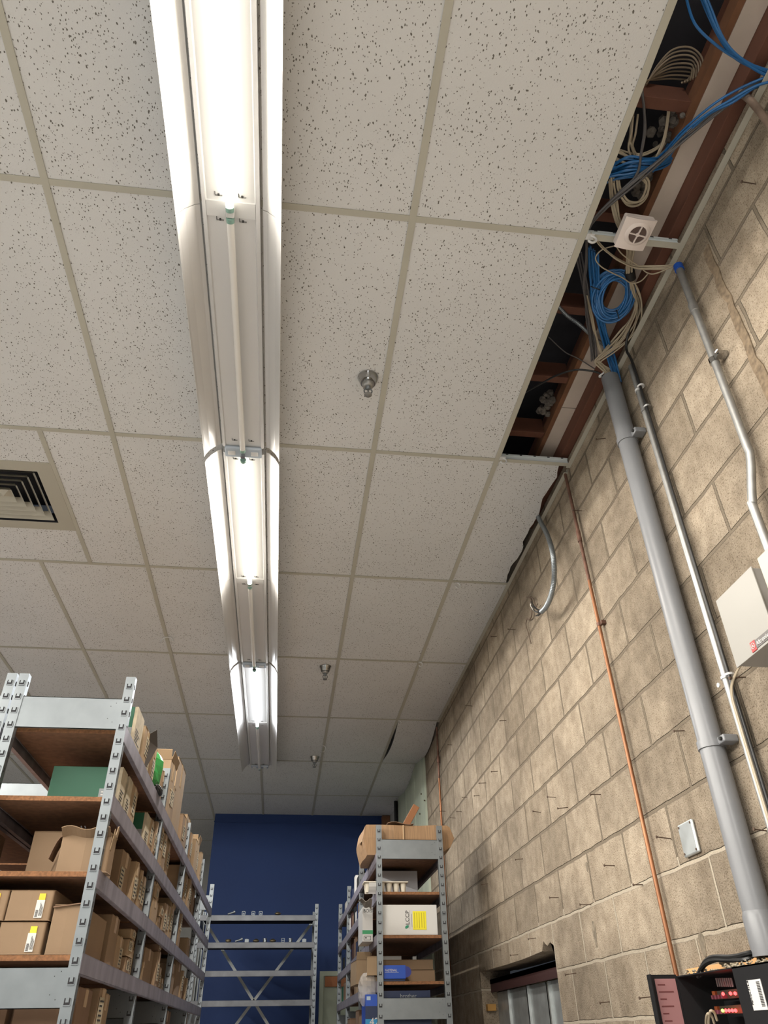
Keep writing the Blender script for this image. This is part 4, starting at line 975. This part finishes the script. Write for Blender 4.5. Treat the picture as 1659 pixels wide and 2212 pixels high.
# ================================================================ pipes and conduits on the block wall
root = thing('grey_conduit', (.945, .622, 1.76), 'thick grey plastic conduit running down the block wall, full of cables', 'conduit')
CXP, CYP = .943, .622
b = MB(); n = 28
b.lathe([(.0365, 1.85), (.0365, 3.865), (.0325, 3.865), (.0325, 3.0)], (CXP, CYP, 0), n); b.build('pipe', PVC, root, smooth=True)
MB().lathe([(.036, 1.86), (.0405, 1.845), (.0405, 1.755), (.034, 1.755), (.034, 1.84)], (CXP, CYP, 0), n).build('socket', PVC, root, smooth=True)
for z in (3.51, 2.30):
    b = MB(); b.lathe([(.0365, z-.012), (.0405, z-.012), (.0405, z+.012), (.0365, z+.012)], (CXP, CYP, 0), n)
    cl = b.build('pipe_clamp', PVC, root, smooth=True)
    b = MB(); b.box(CXP+.0, XW, CYP-.075, CYP-.035, z-.011, z+.011); b.build('clamp_foot', PVC, cl, bevel=.004)
    MB().lathe([(.006, 0), (.006, .008)], (CXP-.006, CYP-.062, z), 10, Matrix.Rotation(PI/2, 3, 'Y')).build('screw', BLACKC, cl)
def conduit(label, pts, r, name='metal_conduit', m=EMT):
    rt = thing(name, pts[-1], label, 'conduit'); MB().tube(smoothpath(pts, 8) if len(pts) > 2 else pts, r, 16).build('pipe', m, rt, smooth=True); return rt
c2 = conduit('slim shiny metal conduit just right of the thick grey one', [(.968, .490, 3.80), (.968, .488, 1.3)], .0115)
for z in (3.66, 3.55, 2.46, 1.95):
    b = MB(); b.lathe([(.012, z-.004), (.0145, z-.004), (.0145, z+.004), (.012, z+.004)], (.968, .489, 0), 16); b.lathe([(.013, z-.003), (.0145, z+.003)], (.968, .466, 0), 12)
    b.build('cable_tie', WHITEM if z != 3.55 else EMT, c2)
b = MB(); b.lathe([(.005, -.002), (.007, -.002), (.007, .002), (.005, .002)], PX(1552, 1480, .955), 12, Matrix.Rotation(PI/2, 3, 'Y')); b.build('tie_eye', WHITEM, c2)
tag(MB().tube(smoothpath([(.955, .20, 3.99), (.950, .33, 3.95), (.955, .42, 3.92), (.960, .475, 3.88), (.963, .464, 3.75), (.964, .464, 3.2), (.964, .463, 2.4), (.964, .464, 1.4)], 10), .0055, 8).build('black_cable', BLACKC, smooth=True), 'black cable tied alongside the slim metal conduit', 'cable')
c3 = conduit('metal conduit at the right with a blue tipped open top and an offset bend', [(.962, .032, 3.82), (.962, .038, 3.4), (.963, .046, 3.02), (.962, .050, 2.95), (.945, .085, 2.82), (.944, .09, 2.76), (.944, .092, 2.2), (.944, .092, 1.6)], .0125)
MB().lathe([(.014, 3.802), (.0165, 3.802), (.0165, 3.828), (.010, 3.832)], (.962, .032, 0), 18).build('blue_bushing', mat('blue_plastic', (.01, .08, .42), .4), c3, smooth=True)
MB().lathe([(.013, -.02), (.0155, -.018), (.0155, .018), (.013, .02)], (.962, .0365, 3.60), 18).build('coupling', EMT, c3, smooth=True)
b = MB(); b.lathe([(.013, -.01), (.0155, -.01), (.0155, .01), (.013, .01)], (.962, .041, 3.345), 18); b.box(.955, .989, .0, .026, 3.337, 3.353); b.tube([(.950, .008, 3.345), (.955, -.002, 3.350)], .006, 8); b.build('strap', CHROME, c3)
c4 = conduit('rusty beige pipe leaning out of the ceiling at the upper right', [(.955, -.50, 3.96), (.955, -.515, 3.85), (.955, -.53, 3.55), (.955, -.54, 3.3)], .011, m=mat('rusty_beige_pipe', (.33, .24, .18), .5, .4, var=.3, scale=12))
# copper pipes
c5 = thing('copper_pipe', (.965, 1.255, 1.3), 'near copper pipe running down the middle of the block wall', 'pipe', 'copper pipes on the block wall')
def cpy(z): return 1.283-(3.85-z)*.0285
MB().tube([(.965, cpy(3.87), 3.87), (.968, cpy(3.25), 3.25)], .0078, 12).build('tarnished_length', COPPERD, c5, smooth=True)
MB().tube([(.968, cpy(3.25), 3.25), (.970, cpy(1.2), 1.2)], .0078, 12).build('bright_length', COPPER, c5, smooth=True)
MB().tube([(.966, cpy(3.52), 3.52), (.966, cpy(3.46), 3.46)], .0105, 12).build('coupling', COPPERD, c5, smooth=True)
b = MB(); b.tube([(.969, cpy(3.035), 3.035), (.969, cpy(3.02), 3.02)], .0105, 12); b.box(.970, .99, cpy(3.03)-.028, cpy(3.03)-.008, 3.020, 3.036); b.build('strap', COPPERD, c5)
c6 = thing('copper_pipe', (.965, 4.93, 2.4), 'far copper pipe on the block wall behind the right rack', 'pipe', 'copper pipes on the block wall')
MB().tube([(.970, 4.905, 3.86), (.970, 4.93, 3.42)], .009, 10).build('tarnished_length', COPPERD, c6, smooth=True)
MB().tube([(.970, 4.93, 3.42), (.970, 4.95, 2.0)], .009, 10).build('bright_length', COPPER, c6, smooth=True)
MB().tube([(.970, 4.92, 3.60), (.970, 4.922, 3.55)], .014, 10).build('coupling', COPPERD, c6, smooth=True)
# flexible conduit
fp = smoothpath([PX(u, v, x) for u, v, x in ((1160, 1112, .955), (1169, 1130, .95), (1182, 1155, .93), (1193, 1190, .90), (1197, 1225, .885), (1196, 1258, .88), (1189, 1290, .885), (1180, 1310, .89), (1170, 1321, .895))], 22)
fc = thing('flexible_conduit', fp[-1], 'short armoured flexible conduit hanging from the ceiling edge with cut wires', 'conduit')
MB().tube(fp, .012, 12, rf=lambda i: .0132 if i % 2 else .0106).build('armour', GALV, fc, smooth=False)
b = MB(); e = fp[-1]; rr = random.Random(2)
for tgt in ((1158, 1322), (1152, 1316), (1148, 1308), (1147, 1300), (1158, 1330), (1162, 1327)):
    q = PX(tgt[0], tgt[1], .90+rr.uniform(-.02, .03)); mid = (e+q)/2+Vector((rr.uniform(-.01, .01), 0, -.008)); b.tube(smoothpath([e, mid, q], 5), .0032, 6)
b.build('cut_wires', BLACKC, fc, smooth=True)
b = MB(); b.tube(smoothpath([PX(u, v, .93) for u, v in ((1152, 1318), (1147, 1310), (1146, 1304))], 5), .0025, 6); b.build('white_wire', WHITEP, fc)
b = MB(); b.tube(smoothpath([PX(u, v, .975) for u, v in ((1138, 1290), (1146, 1292), (1149, 1305), (1148, 1330), (1143, 1338), (1137, 1336))], 6), .004, 6)
b.tube(smoothpath([PX(u, v, .97) for u, v in ((1146, 1289), (1153, 1296), (1157, 1310), (1161, 1305))], 6), .0035, 6); b.tube(smoothpath([PX(u, v, .975) for u, v in ((1139, 1335), (1136, 1350), (1142, 1370), (1147, 1390))], 6), .003, 6)
tag(b.build('old_wire', mat('brown_old_wire', (.12, .085, .06), .8), loc=PX(1145, 1310, .975)), 'dirty brown old wire stuck to the block wall beside the flexible conduit', 'wire')
# blank cover plate
p = PX(1486, 1811, .98)
root = thing('cover_plate', (.985, p.y, p.z), 'square blank steel cover plate on the block wall between copper pipe and grey conduit', 'cover plate')
MB().box(.978, .9895, p.y-.050, p.y+.050, p.z-.050, p.z+.050, R=Matrix.Rotation(.0, 3, 'X')).build('plate', ZINC, root, bevel=.005)
b = MB()
for sy, sz2 in ((-1, 1), (1, 1), (1, -1), (-1, -1)): b.lathe([(.004, -.001), (.003, .001)], (.9775, p.y+sy*.040, p.z+sz2*.040), 8, Matrix.Rotation(PI/2, 3, 'Y'))
b.build('screw', RUST, root)
# dark chips in the wall
b = MB()
for u, v, sy, sz2 in ((1285, 2018, .020, .05), (1268, 1872, .012, .02), (1518, 2040, .018, .035)):
    q = PX(u, v, XW); b.prism([(q.y+sy*math.cos(a)*(1+.25*math.sin(3*a)), q.z+sz2*math.sin(a)) for a in [2*PI*i/10 for i in range(10)]], 'x', XW-.0015, XW+.003)
struct('chipped_hollow', b, mat('chipped_concrete', (.20, .165, .12), .95, var=.4, scale=50, bump=1), wall_r)

# ================================================================ power supply cabinets
root = thing('power_supply_box', (.93, .18, 2.395), 'grey white metal cabinet with a red and grey name badge at the right edge', 'electrical box')
MB().box(.8705, .989, .086, .270, 2.396, 2.594).build('cabinet', mat('light_grey_enamel', (.25, .24, .225), .4), root, bevel=.002)
MB().box(.8665, .8705, .083, .274, 2.393, 2.597).build('door', mat('warm_white_enamel', (.27, .26, .235), .4), root, bevel=.001)
b = MB(); b.box(.8650, .8665, .087, .165, 2.400, 2.4215); nb_ = b.build('name_badge', mat('badge_grey', (.10, .09, .085), .4), root)
b = MB(); b.box(.8645, .8665, .165, .188, 2.397, 2.4245); rb = b.build('red_badge', mat('badge_red', (.35, .03, .03), .4), root, bevel=.001)
text('lettering', 'Altronix', .0165, (.8642, .160, 2.4045), (0, -1, 0), (0, 0, 1), WHITEP, root)
text('lettering', 'A', .011, (.8640, .1805, 2.4075), (0, -1, 0), (0, 0, 1), WHITEP, root)
b = MB(); b.tube([(.8640, .1765+.0075*math.cos(2*PI*i/20), 2.4115+.0075*math.sin(2*PI*i/20)) for i in range(21)], .0008, 6, caps=False); b.build('logo_ring', WHITEP, root)
pa, pb = PX(1634, 1207, .80), PX(1659, 1272, .80)
root = thing('cream_cabinet', (.86, -.1, pb.z), 'cream metal cabinet cut off by the right picture edge above the badge cabinet', 'electrical box')
MB().box(.80, .8645, -.30, pa.y-.001, pa.z-.16, pa.z).build('cabinet', BEIGE, root, bevel=.002)
b = MB(); b.box(.86, .989, -.28, -.045, pa.z-.15, pa.z-.01); b.build('back_box', BEIGE, root, bevel=.002)
# twin white wire from the cabinet to the slim conduit
b = MB()
for dx in (0, .006):
    b.tube(smoothpath([(.955+dx, .268, 2.455-dx), (.955+dx, .33, 2.465-dx), (.950, .40+dx, 2.44), (.950, .452+dx, 2.40), (.951, .462+dx, 2.30), (.951, .462+dx, 1.9), (.951, .462+dx, 1.4)], 8), .0028, 6)
tag(b.build('white_wire_pair', WHITEC, smooth=True), 'pair of thin white wires looping from the badge cabinet down the slim conduit', 'wire')

# ================================================================ access control panel at the lower right
root = thing('control_panel', (.9, .65, 1.3), 'black access control enclosure with open door and red lights at the lower right', 'control panel')
PXF = .80
ya, yb = .935, .40
b = MB(); b.box(.955, .962, yb, ya, 1.20, 1.732); b.box(PXF+.03, .96, ya-.003, ya, 1.20, 1.732); b.box(PXF+.03, .96, yb, ya, 1.729, 1.732)
b.build('enclosure', BLACKP, root)
pdl = PX(1437, 2106, .76)
b = MB(); b.box(.742, .83, ya+.0, ya+.003, 1.20, 1.736, R=Matrix.Rotation(0, 3, 'Z')); b.box(.742, .745, ya-.022, ya, 1.2, 1.736); dd_ = b.build('open_door', BLACKP, root)
b = MB(); b.box(.762, .824, ya-.0015, ya, 1.20, 1.726); b.cur = 1
rr = random.Random(8)
for i in range(22): z = 1.712-i*.017; b.box(.768, .768+rr.uniform(.015, .045), ya-.0022, ya-.0012, z-.0022, z+.001)
b.build('pink_notice', [PINK, mat('dark_red_ink', (.12, .03, .03), .6)], root)
yc = PX(1582, 2098, PXF).y
b = MB(); b.box(PXF, PXF+.003, .30, yc, 1.20, 1.728); b.box(PXF, PXF+.03, .30, yc, 1.725, 1.728); cov = b.build('front_cover', BLACKP, root)
q0, q1 = PX(1613, 2118, PXF), PX(1655, 2183, PXF)
b = MB(); b.box(PXF-.0012, PXF, PX(1643, 2117, PXF).y, q0.y, PX(1630, 2183, PXF).z, q0.z); b.cur = 1
for i in range(16): z = PX(1630, 2180, PXF).z+.004+i*(q0.z-PX(1630, 2183, PXF).z-.010)/16; b.box(PXF-.0018, PXF-.001, PX(1643, 2117, PXF).y+.006, PX(1643, 2117, PXF).y+.020, z, z+.0018)
b.build('barcode_sticker', [WHITEP, INK], root)
text('lettering', 'PSM/24-F16-EL', .0085, (PXF-.0016, q0.y-.007, PX(1630, 2180, PXF).z+.008), (0, 0, 1), (0, 1, 0), INK, root)
for k, (u0, u1, v0, v1) in enumerate(((1545, 1598, 2135, 2160), (1550, 1600, 2170, 2192))):
    a, c_ = PX(u0, v1, .90), PX(u1, v0, .90)
    b = MB(); b.box(.90, .904, c_.y-.03, a.y, a.z, c_.z); b.cur = 1
    for i in range(4): b.box(.885, .90, a.y-.01-i*.018-.008, a.y-.01-i*.018, a.z+.001, a.z+.010)
    b.cur = 2; b.box(.893, .90, a.y-.02, a.y-.004, a.z+.006, c_.z); bd = b.build('circuit_board', [PCB, mat('pink_terminal', (.16, .04, .06), .5) if k == 0 else MATS['pink_terminal'], mat('orange_relay', (.22, .05, .012), .5) if k == 0 else MATS['orange_relay']], root)
    us = ((1562, 2147), (1578, 2146), (1588, 2146)) if k == 0 else ((1568, 2183), (1575, 2183), (1582, 2183), (1589, 2183))
    for u, v in us:
        MB().lathe([(.0005, -.0045), (.004, -.002), (.004, .002), (.0005, .0045)], PX(u, v, .882), 10).build('red_light', LEDR, bd, smooth=True)
    if k: MB().lathe([(.0005, -.004), (.0035, -.002), (.0035, .002), (.0005, .004)], PX(1561, 2183, .882), 10).build('green_light', LEDG, bd, smooth=True)
b = MB()
for i in range(8): u = 1550+i*4.6; q = PX(u, 2122, .90); b.box(.897, .9, q.y-.002, q.y+.002, q.z-.010, q.z+.010)
b.build('printed_scale', mat('pale_print', (.25, .24, .24), .6), root)
b = MB()
for i, (u, v) in enumerate(((1527, 2190), (1533, 2184))):
    b.tube(smoothpath([PX(u, 2230, .88), PX(u-2, 2205, .87), PX(u+2, v, .86), PX(u+10, v+4, .87), PX(u+16, v+20, .88)], 6), .0035, 8)
b.build('ivory_wires', WHITEC, root, smooth=True)
tag(MB().box(.962, .989, .33, PX(1484, 2098, .965).y, 1.1, PX(1560, 2080, .962).z).build('plywood_backboard', mat('orange_plywood', (.62, .35, .15), .7, var=.15, scale=5)), 'orange plywood backboard behind the black control panel', 'board')
b = MB(); rr = random.Random(6)
for i in range(260):
    q = Vector((rr.uniform(.85, .955), rr.choice((rr.uniform(.5, .72), rr.uniform(.86, .93))), 1.733+rr.uniform(0, .012))); r = rr.uniform(.0015, .0045)
    b.lathe([(r*.4, -r*.4), (r, 0), (r*.5, r*.8)], q, 6)
tag(b.build('dust_fluff', mat('pale_dust', (.30, .26, .19), 1, var=.3, scale=60, bump=1)), 'pale dusty fluff lying along the top of the control panel', 'dust', kind='stuff')
def strands(name, label, cat, pts, n, spread, r, m, seed=1, taper=None, group=None):
    rr = random.Random(seed); rt = thing(name, pts[0], label, cat, group)
    for i in range(n):
        off = Vector((rr.uniform(-1, 1), rr.uniform(-1, 1), rr.uniform(-1, 1)))*spread
        pp = []
        for k, p in enumerate(pts):
            w = 1 if taper is None else taper[k]
            pp.append(Vector(p)+off*w+Vector((rr.uniform(-1, 1), rr.uniform(-1, 1), rr.uniform(-1, 1)))*spread*.35*w)
        MB().tube(smoothpath(pp, 7), r, 7).build('cable', m, rt, smooth=True)
    return rt
strands('black_cable_bundle', 'thick black cables curving from the grey conduit over the control panel', 'cable bundle',
        [PX(1640, 2040, .93), PX(1632, 2060, .92), PX(1615, 2070, .90), PX(1580, 2072, .89), PX(1545, 2074, .88), PX(1522, 2086, .88), PX(1513, 2108, .88)], 3, .010, .006, BLACKC, 3)
strands('ivory_cable_bundle', 'ivory cables looping below the grey conduit over the control panel', 'cable bundle',
        [PX(1645, 2050, .94), PX(1640, 2070, .93), PX(1650, 2090, .92), PX(1635, 2100, .91), PX(1600, 2095, .90), PX(1578, 2082, .90), PX(1560, 2076, .90)], 9, .009, .0032, WHITEC, 4)
strands('blue_cable_bundle', 'blue cables leaving the bottom of the grey conduit at the right edge', 'cable bundle',
        [(CXP, CYP-.01, 1.80), (CXP-.005, CYP-.05, 1.74), (CXP-.01, CYP-.09, 1.66), (CXP-.01, CYP-.10, 1.5)], 5, .008, .0032, BLUEC, 6)

# ================================================================ cables in the open ceiling
def Zs(*a): return [PZ(u, v, z) for u, v, z in a]
strands('blue_cable', 'single blue cable swooping down from the top of the open ceiling', 'cable', Zs((1478, -40, 4.05), (1487, 10, 4.02), (1505, 55, 3.98), (1545, 95, 3.95), (1590, 125, 3.93), (1640, 146, 3.92), (1690, 158, 3.92)), 1, .001, .0042, BLUEC, 1)
strands('blue_cable_bundle', 'three blue cables sweeping to the right edge near the top of the open ceiling', 'cable bundle', Zs((1515, -40, 4.0), (1530, 10, 3.98), (1556, 70, 3.95), (1592, 115, 3.93), (1640, 145, 3.92), (1690, 165, 3.92)), 3, .010, .0042, BLUEC, 2)
strands('blue_cable_bundle', 'blue and dark cables slanting from the right edge down into the open ceiling', 'cable bundle', Zs((1690, 168, 3.90), (1640, 182, 3.90), (1585, 212, 3.91), (1530, 245, 3.93), (1480, 290, 3.96), (1440, 335, 3.99), (1410, 365, 4.02)), 3, .013, .0040, BLUEC, 3)
strands('black_cable_bundle', 'black cables crossing the open ceiling diagonally above the sensor box', 'cable bundle', Zs((1690, 172, 3.93), (1630, 190, 3.93), (1560, 235, 3.94), (1480, 300, 3.96), (1420, 355, 3.97), (1370, 395, 3.96), (1320, 440, 3.95), (1285, 475, 3.94), (1270, 500, 3.94)), 4, .011, .0038, GREYC, 4)
strands('blue_cable_bundle', 'fat sagging bundle of blue cables crossing the open ceiling above the sensor box', 'cable bundle', Zs((1270, 372, 4.05), (1320, 368, 4.03), (1360, 352, 4.00), (1405, 352, 4.0), (1440, 345, 4.03), (1452, 320, 4.06)), 12, .020, .0042, BLUEC, 5)
strands('blue_cable_bundle', 'lower sagging loop of blue cables crossing under the fat bundle', 'cable bundle', Zs((1290, 395, 4.02), (1330, 385, 4.00), (1370, 378, 3.99), (1410, 362, 4.0), (1436, 345, 4.03)), 5, .012, .0040, BLUEC, 15)
# ivory loops up in the joists
rt = thing('ivory_cable_bundle', PZ(1450, 140, 4.2), 'arched loops of ivory cables above the nearest joist in the open ceiling', 'cable bundle')
for i in range(9):
    s_ = i/8
    j_ = .012*math.sin(i*2.4)
    pts = Zs((1395, 185-12*s_, 4.12+j_), (1420, 142+s_*30, 4.16+j_), (1452, 108+s_*62, 4.18+j_), (1490, 102+s_*72, 4.18+j_), (1516-s_*34, 124+s_*54, 4.16+j_), (1521-s_*48, 162+s_*16, 4.12))
    MB().tube(smoothpath(pts, 7), .0030, 7).build('cable', MATS.get('tan_cable_sheath') or mat('tan_cable_sheath', (.24, .185, .125), .5), rt, smooth=True)
strands('ivory_cable_bundle', 'ivory cables dropping along the grid bar behind the black cable in the open ceiling', 'cable bundle', Zs((1372, 245, 4.07), (1366, 285, 4.05), (1362, 318, 4.04), (1375, 345, 4.03), (1390, 355, 4.03)), 5, .016, .0036, WHITEC, 7)
strands('ivory_cable_bundle', 'fan of ivory cables meeting the fat blue bundle in the open ceiling', 'cable bundle', Zs((1335, 335, 4.04), (1365, 344, 4.03), (1395, 342, 4.03), (1425, 325, 4.05), (1440, 300, 4.08)), 6, .016, .0036, WHITEC, 8)
strands('ivory_cable', 'single pair of ivory cables hanging past the joist in the open ceiling', 'cable', Zs((1446, 220, 4.08), (1440, 270, 4.06), (1432, 310, 4.04), (1415, 345, 4.02)), 2, .004, .0040, WHITEC, 9)
strands('ivory_cable_bundle', 'round ivory cable loops hanging just above the sensor box', 'cable bundle', Zs((1375, 375, 4.0), (1393, 395, 3.99), (1392, 420, 3.98), (1375, 440, 3.97), (1350, 438, 3.97), (1335, 415, 3.98), (1330, 392, 3.99)), 3, .010, .0040, WHITEC, 10)
strands('ivory_cable_bundle', 'ivory cables passing down behind the sensor box', 'cable bundle', Zs((1322, 385, 4.0), (1326, 430, 3.99), (1334, 470, 3.97), (1350, 500, 3.96), (1362, 530, 3.955), (1362, 560, 3.95), (1361, 592, 3.95)), 7, .010, .0035, WHITEC, 11)
MBt = MB(); MBt.tube(Zs((1360, 586, 3.95), (1363, 602, 3.948)), .019, 14); tag(MBt.build('black_tape_wrap', BLACKC, smooth=True), 'black tape wrapped round the ivory cables beside the blue coil', 'tape')
strands('ivory_cable_bundle', 'wide flattened ivory cables curving from the tape wrap into the grey conduit', 'cable bundle', Zs((1362, 600, 3.948), (1370, 625, 3.945), (1377, 655, 3.94), (1368, 690, 3.935), (1345, 725, 3.93), (1315, 755, 3.925), (1290, 778, 3.92), (1296, 787, 3.91), (1312, 800, 3.895), (1322, 818, 3.85)), 15, .015, .0030, WHITEC, 12, taper=[.5, .9, 1, 1.2, 1.4, 1.1, .7, .9, .9, .8])
strands('ivory_cable_bundle', 'thin ivory cables reaching from the cross tee to the blue tipped conduit', 'cable bundle', Zs((1275, 500, 3.93), (1300, 530, 3.92), (1335, 560, 3.91), (1370, 575, 3.90), (1410, 578, 3.885), (1440, 577, 3.87))+[Vector((.962, .032, 3.835))], 6, .007, .0022, WHITEC, 13, taper=[1, 1, 1, 1, 1, .8, .3])
strands('ivory_cable', 'thin ivory cable loop hanging left below the sensor box', 'cable', Zs((1330, 530, 3.92), (1300, 540, 3.92), (1287, 558, 3.915), (1298, 575, 3.91), (1320, 588, 3.91), (1345, 600, 3.91), (1365, 612, 3.91), (1385, 607, 3.90), (1400, 592, 3.89)), 1, .001, .0024, WHITEC, 14)
strands('ivory_cable', 'thin ivory cable hanging in a low arc beside the blue tipped conduit', 'cable', Zs((1330, 530, 3.925), (1345, 550, 3.91), (1380, 575, 3.90), (1400, 590, 3.885), (1420, 590, 3.87))+[Vector((.960, .036, 3.838))], 1, .001, .0024, WHITEC, 17)
# blue coil
ctr = PZ(1324, 638, 3.955); rt = thing('blue_cable_coil', ctr, 'tidy coil of blue cable hanging in the open ceiling below the sensor box', 'cable coil')
nrm = (CAMPOS-ctr).normalized(); nrm = (nrm+Vector((.10, 0, -.15))).normalized()
e1 = Vector((1, .15, .25)).normalized(); e1 = (e1-nrm*e1.dot(nrm)).normalized(); e2 = nrm.cross(e1)
rr = random.Random(5)
for i in range(19):
    ra = .052+.032*rr.random(); rb_ = .062+.030*rr.random(); c_ = ctr+e1*rr.uniform(-.006, .014)+e2*rr.uniform(-.012, .008)+nrm*rr.uniform(-.014, .014)
    tl = rr.uniform(-.12, .12)
    pts = [c_+e1*ra*math.cos(a+tl)+e2*rb_*math.sin(a)+nrm*.006*math.sin(2*a+i) for a in [2*PI*k/40 for k in range(41)]]
    MB().tube(pts, .0042, 7, caps=False).build('cable_turn', BLUEC, rt, smooth=True)
for a in (PI*.92, -PI*.35):
    c_ = ctr+e1*.075*math.cos(a)+e2*.083*math.sin(a); tn = (-e1*math.sin(a)+e2*math.cos(a)); o1 = (e1*math.cos(a)+e2*math.sin(a))
    MB().tube([c_+(o1*math.cos(t_)+nrm*math.sin(t_))*.023 for t_ in [2*PI*k/16 for k in range(17)]], .0022, 6, caps=False).build('cable_tie', BLACKC, rt)
strands('blue_cable_bundle', 'long blue cables dropping past the coil straight into the grey conduit', 'cable bundle', Zs((1280, 540, 4.03), (1285, 590, 4.0), (1285, 640, 3.98), (1295, 690, 3.965), (1308, 730, 3.95), (1318, 765, 3.93), (1327, 795, 3.90), (1334, 822, 3.84)), 12, .019, .0040, BLUEC, 21, taper=[1, 1, 1, .9, .9, .8, .8, .7])
strands('grey_cable_bundle', 'dark grey cables hanging left of the blue coil', 'cable bundle', Zs((1247, 545, 4.0), (1257, 590, 3.99), (1268, 640, 3.98), (1272, 690, 3.97), (1280, 740, 3.95), (1283, 778, 3.93)), 4, .008, .0036, GREYC, 22)
strands('grey_cable_bundle', 'dark grey cables crossing over beside the blue coil', 'cable bundle', Zs((1268, 520, 3.96), (1266, 570, 3.96), (1262, 620, 3.96), (1272, 690, 3.955), (1278, 740, 3.95), (1284, 775, 3.93)), 3, .005, .0036, GREYC, 23)
strands('grey_cable', 'long dark grey cable hanging down from the nearest joist', 'cable', Zs((1385, 190, 4.05), (1391, 230, 4.03), (1393, 280, 4.01), (1385, 330, 3.99), (1378, 370, 3.975), (1350, 410, 3.96), (1300, 455, 3.95), (1262, 500, 3.95)), 2, .004, .0042, GREYC, 24)
strands('tan_cable', 'tan cable running down left of the blue cables to the grey conduit', 'cable', Zs((1266, 640, 3.97), (1277, 680, 3.96), (1284, 715, 3.95), (1292, 745, 3.94), (1300, 765, 3.92)), 2, .003, .0036, WHITEC, 25)
strands('black_cable', 'black cable arching from the dark ceiling into the grey conduit', 'cable', Zs((1130, 850, 4.0), (1170, 828, 3.98), (1205, 810, 3.96), (1245, 799, 3.94), (1285, 803, 3.92), (1300, 812, 3.90), (1312, 840, 3.86), (1322, 880, 3.84)), 1, .001, .0045, BLACKC, 26)
strands('thin_wire', 'thin grey wire slanting through the dark opening to the gypsum strip', 'wire', Zs((1185, 728, 4.08), (1220, 760, 4.05), (1250, 775, 4.03), (1285, 797, 4.0)), 1, .001, .0026, GREYC, 27)
fx = smoothpath(Zs((1200, 655, 4.05), (1225, 682, 4.04), (1250, 700, 4.03), (1275, 722, 4.02), (1300, 742, 4.01), (1330, 758, 3.99), (1350, 775, 3.98)), 22)
tag(MB().tube(fx, .008, 8, rf=lambda i: .0088 if i % 2 else .0066).build('armoured_cable', GALV), 'thin armoured cable crossing the dark opening behind the blue cables', 'cable')
b = MB(); b.tube(Zs((1295, 812, 3.885), (1305, 805, 3.885)), .004, 8); b.lathe([(.006, -.003), (.006, .003)], PZ(1296, 813, 3.885), 8)
tag(b.build('white_tie_end', WHITEM), 'loose white cable tie end beside the top of the grey conduit', 'cable tie')

# ================================================================ nails in the block wall
NAILS = [(1618, 396), (1298, 946), (1248, 1103), (1106, 1360), (1066, 1374), (1014, 1525), (1086, 1556), (971, 1609), (1068, 1666), (1043, 1691), (1029, 1718), (1003, 1722), (991, 1753), (978, 1767), (1191, 1722), (1217, 1744), (1159, 1755), (1287, 1716), (1121, 1855), (1316, 1870), (1047, 1909), (1197, 1939), (1376, 1911), (1266, 1954), (1149, 2026), (1074, 2052), (1111, 2062), (1437, 1812), (1305, 2164), (1397, 2153), (1234, 2102), (1465, 1578), (1595, 1462), (1640, 1795), (957, 1752)]
nm = MB(); nm.tube([(0, 0, 0), (-.045, 0, 0)], .0019, 6); nm.lathe([(.005, 0), (.0045, .003)], (-.046, 0, 0), 8, Matrix.Rotation(-PI/2, 3, 'Y'))
rr = random.Random(12)
nail0 = None
for k, (u, v) in enumerate(NAILS):
    q = PX(u, v, XW-.022)
    if nail0 is None: nail0 = nm.build('masonry_nail', RUST, loc=(0, 0, 0)); o = nail0
    else: o = nail0.copy(); COL.objects.link(o)
    o.location = (XW+.002, q.y, q.z); o.rotation_euler = (0, rr.uniform(-.12, .12), rr.uniform(-.15, .15)); o.scale = (rr.uniform(.8, 1.15), 1, 1)
    tag(o, 'rusty masonry nail sticking straight out of the block wall', 'nail', 'rusty nails in the block wall')
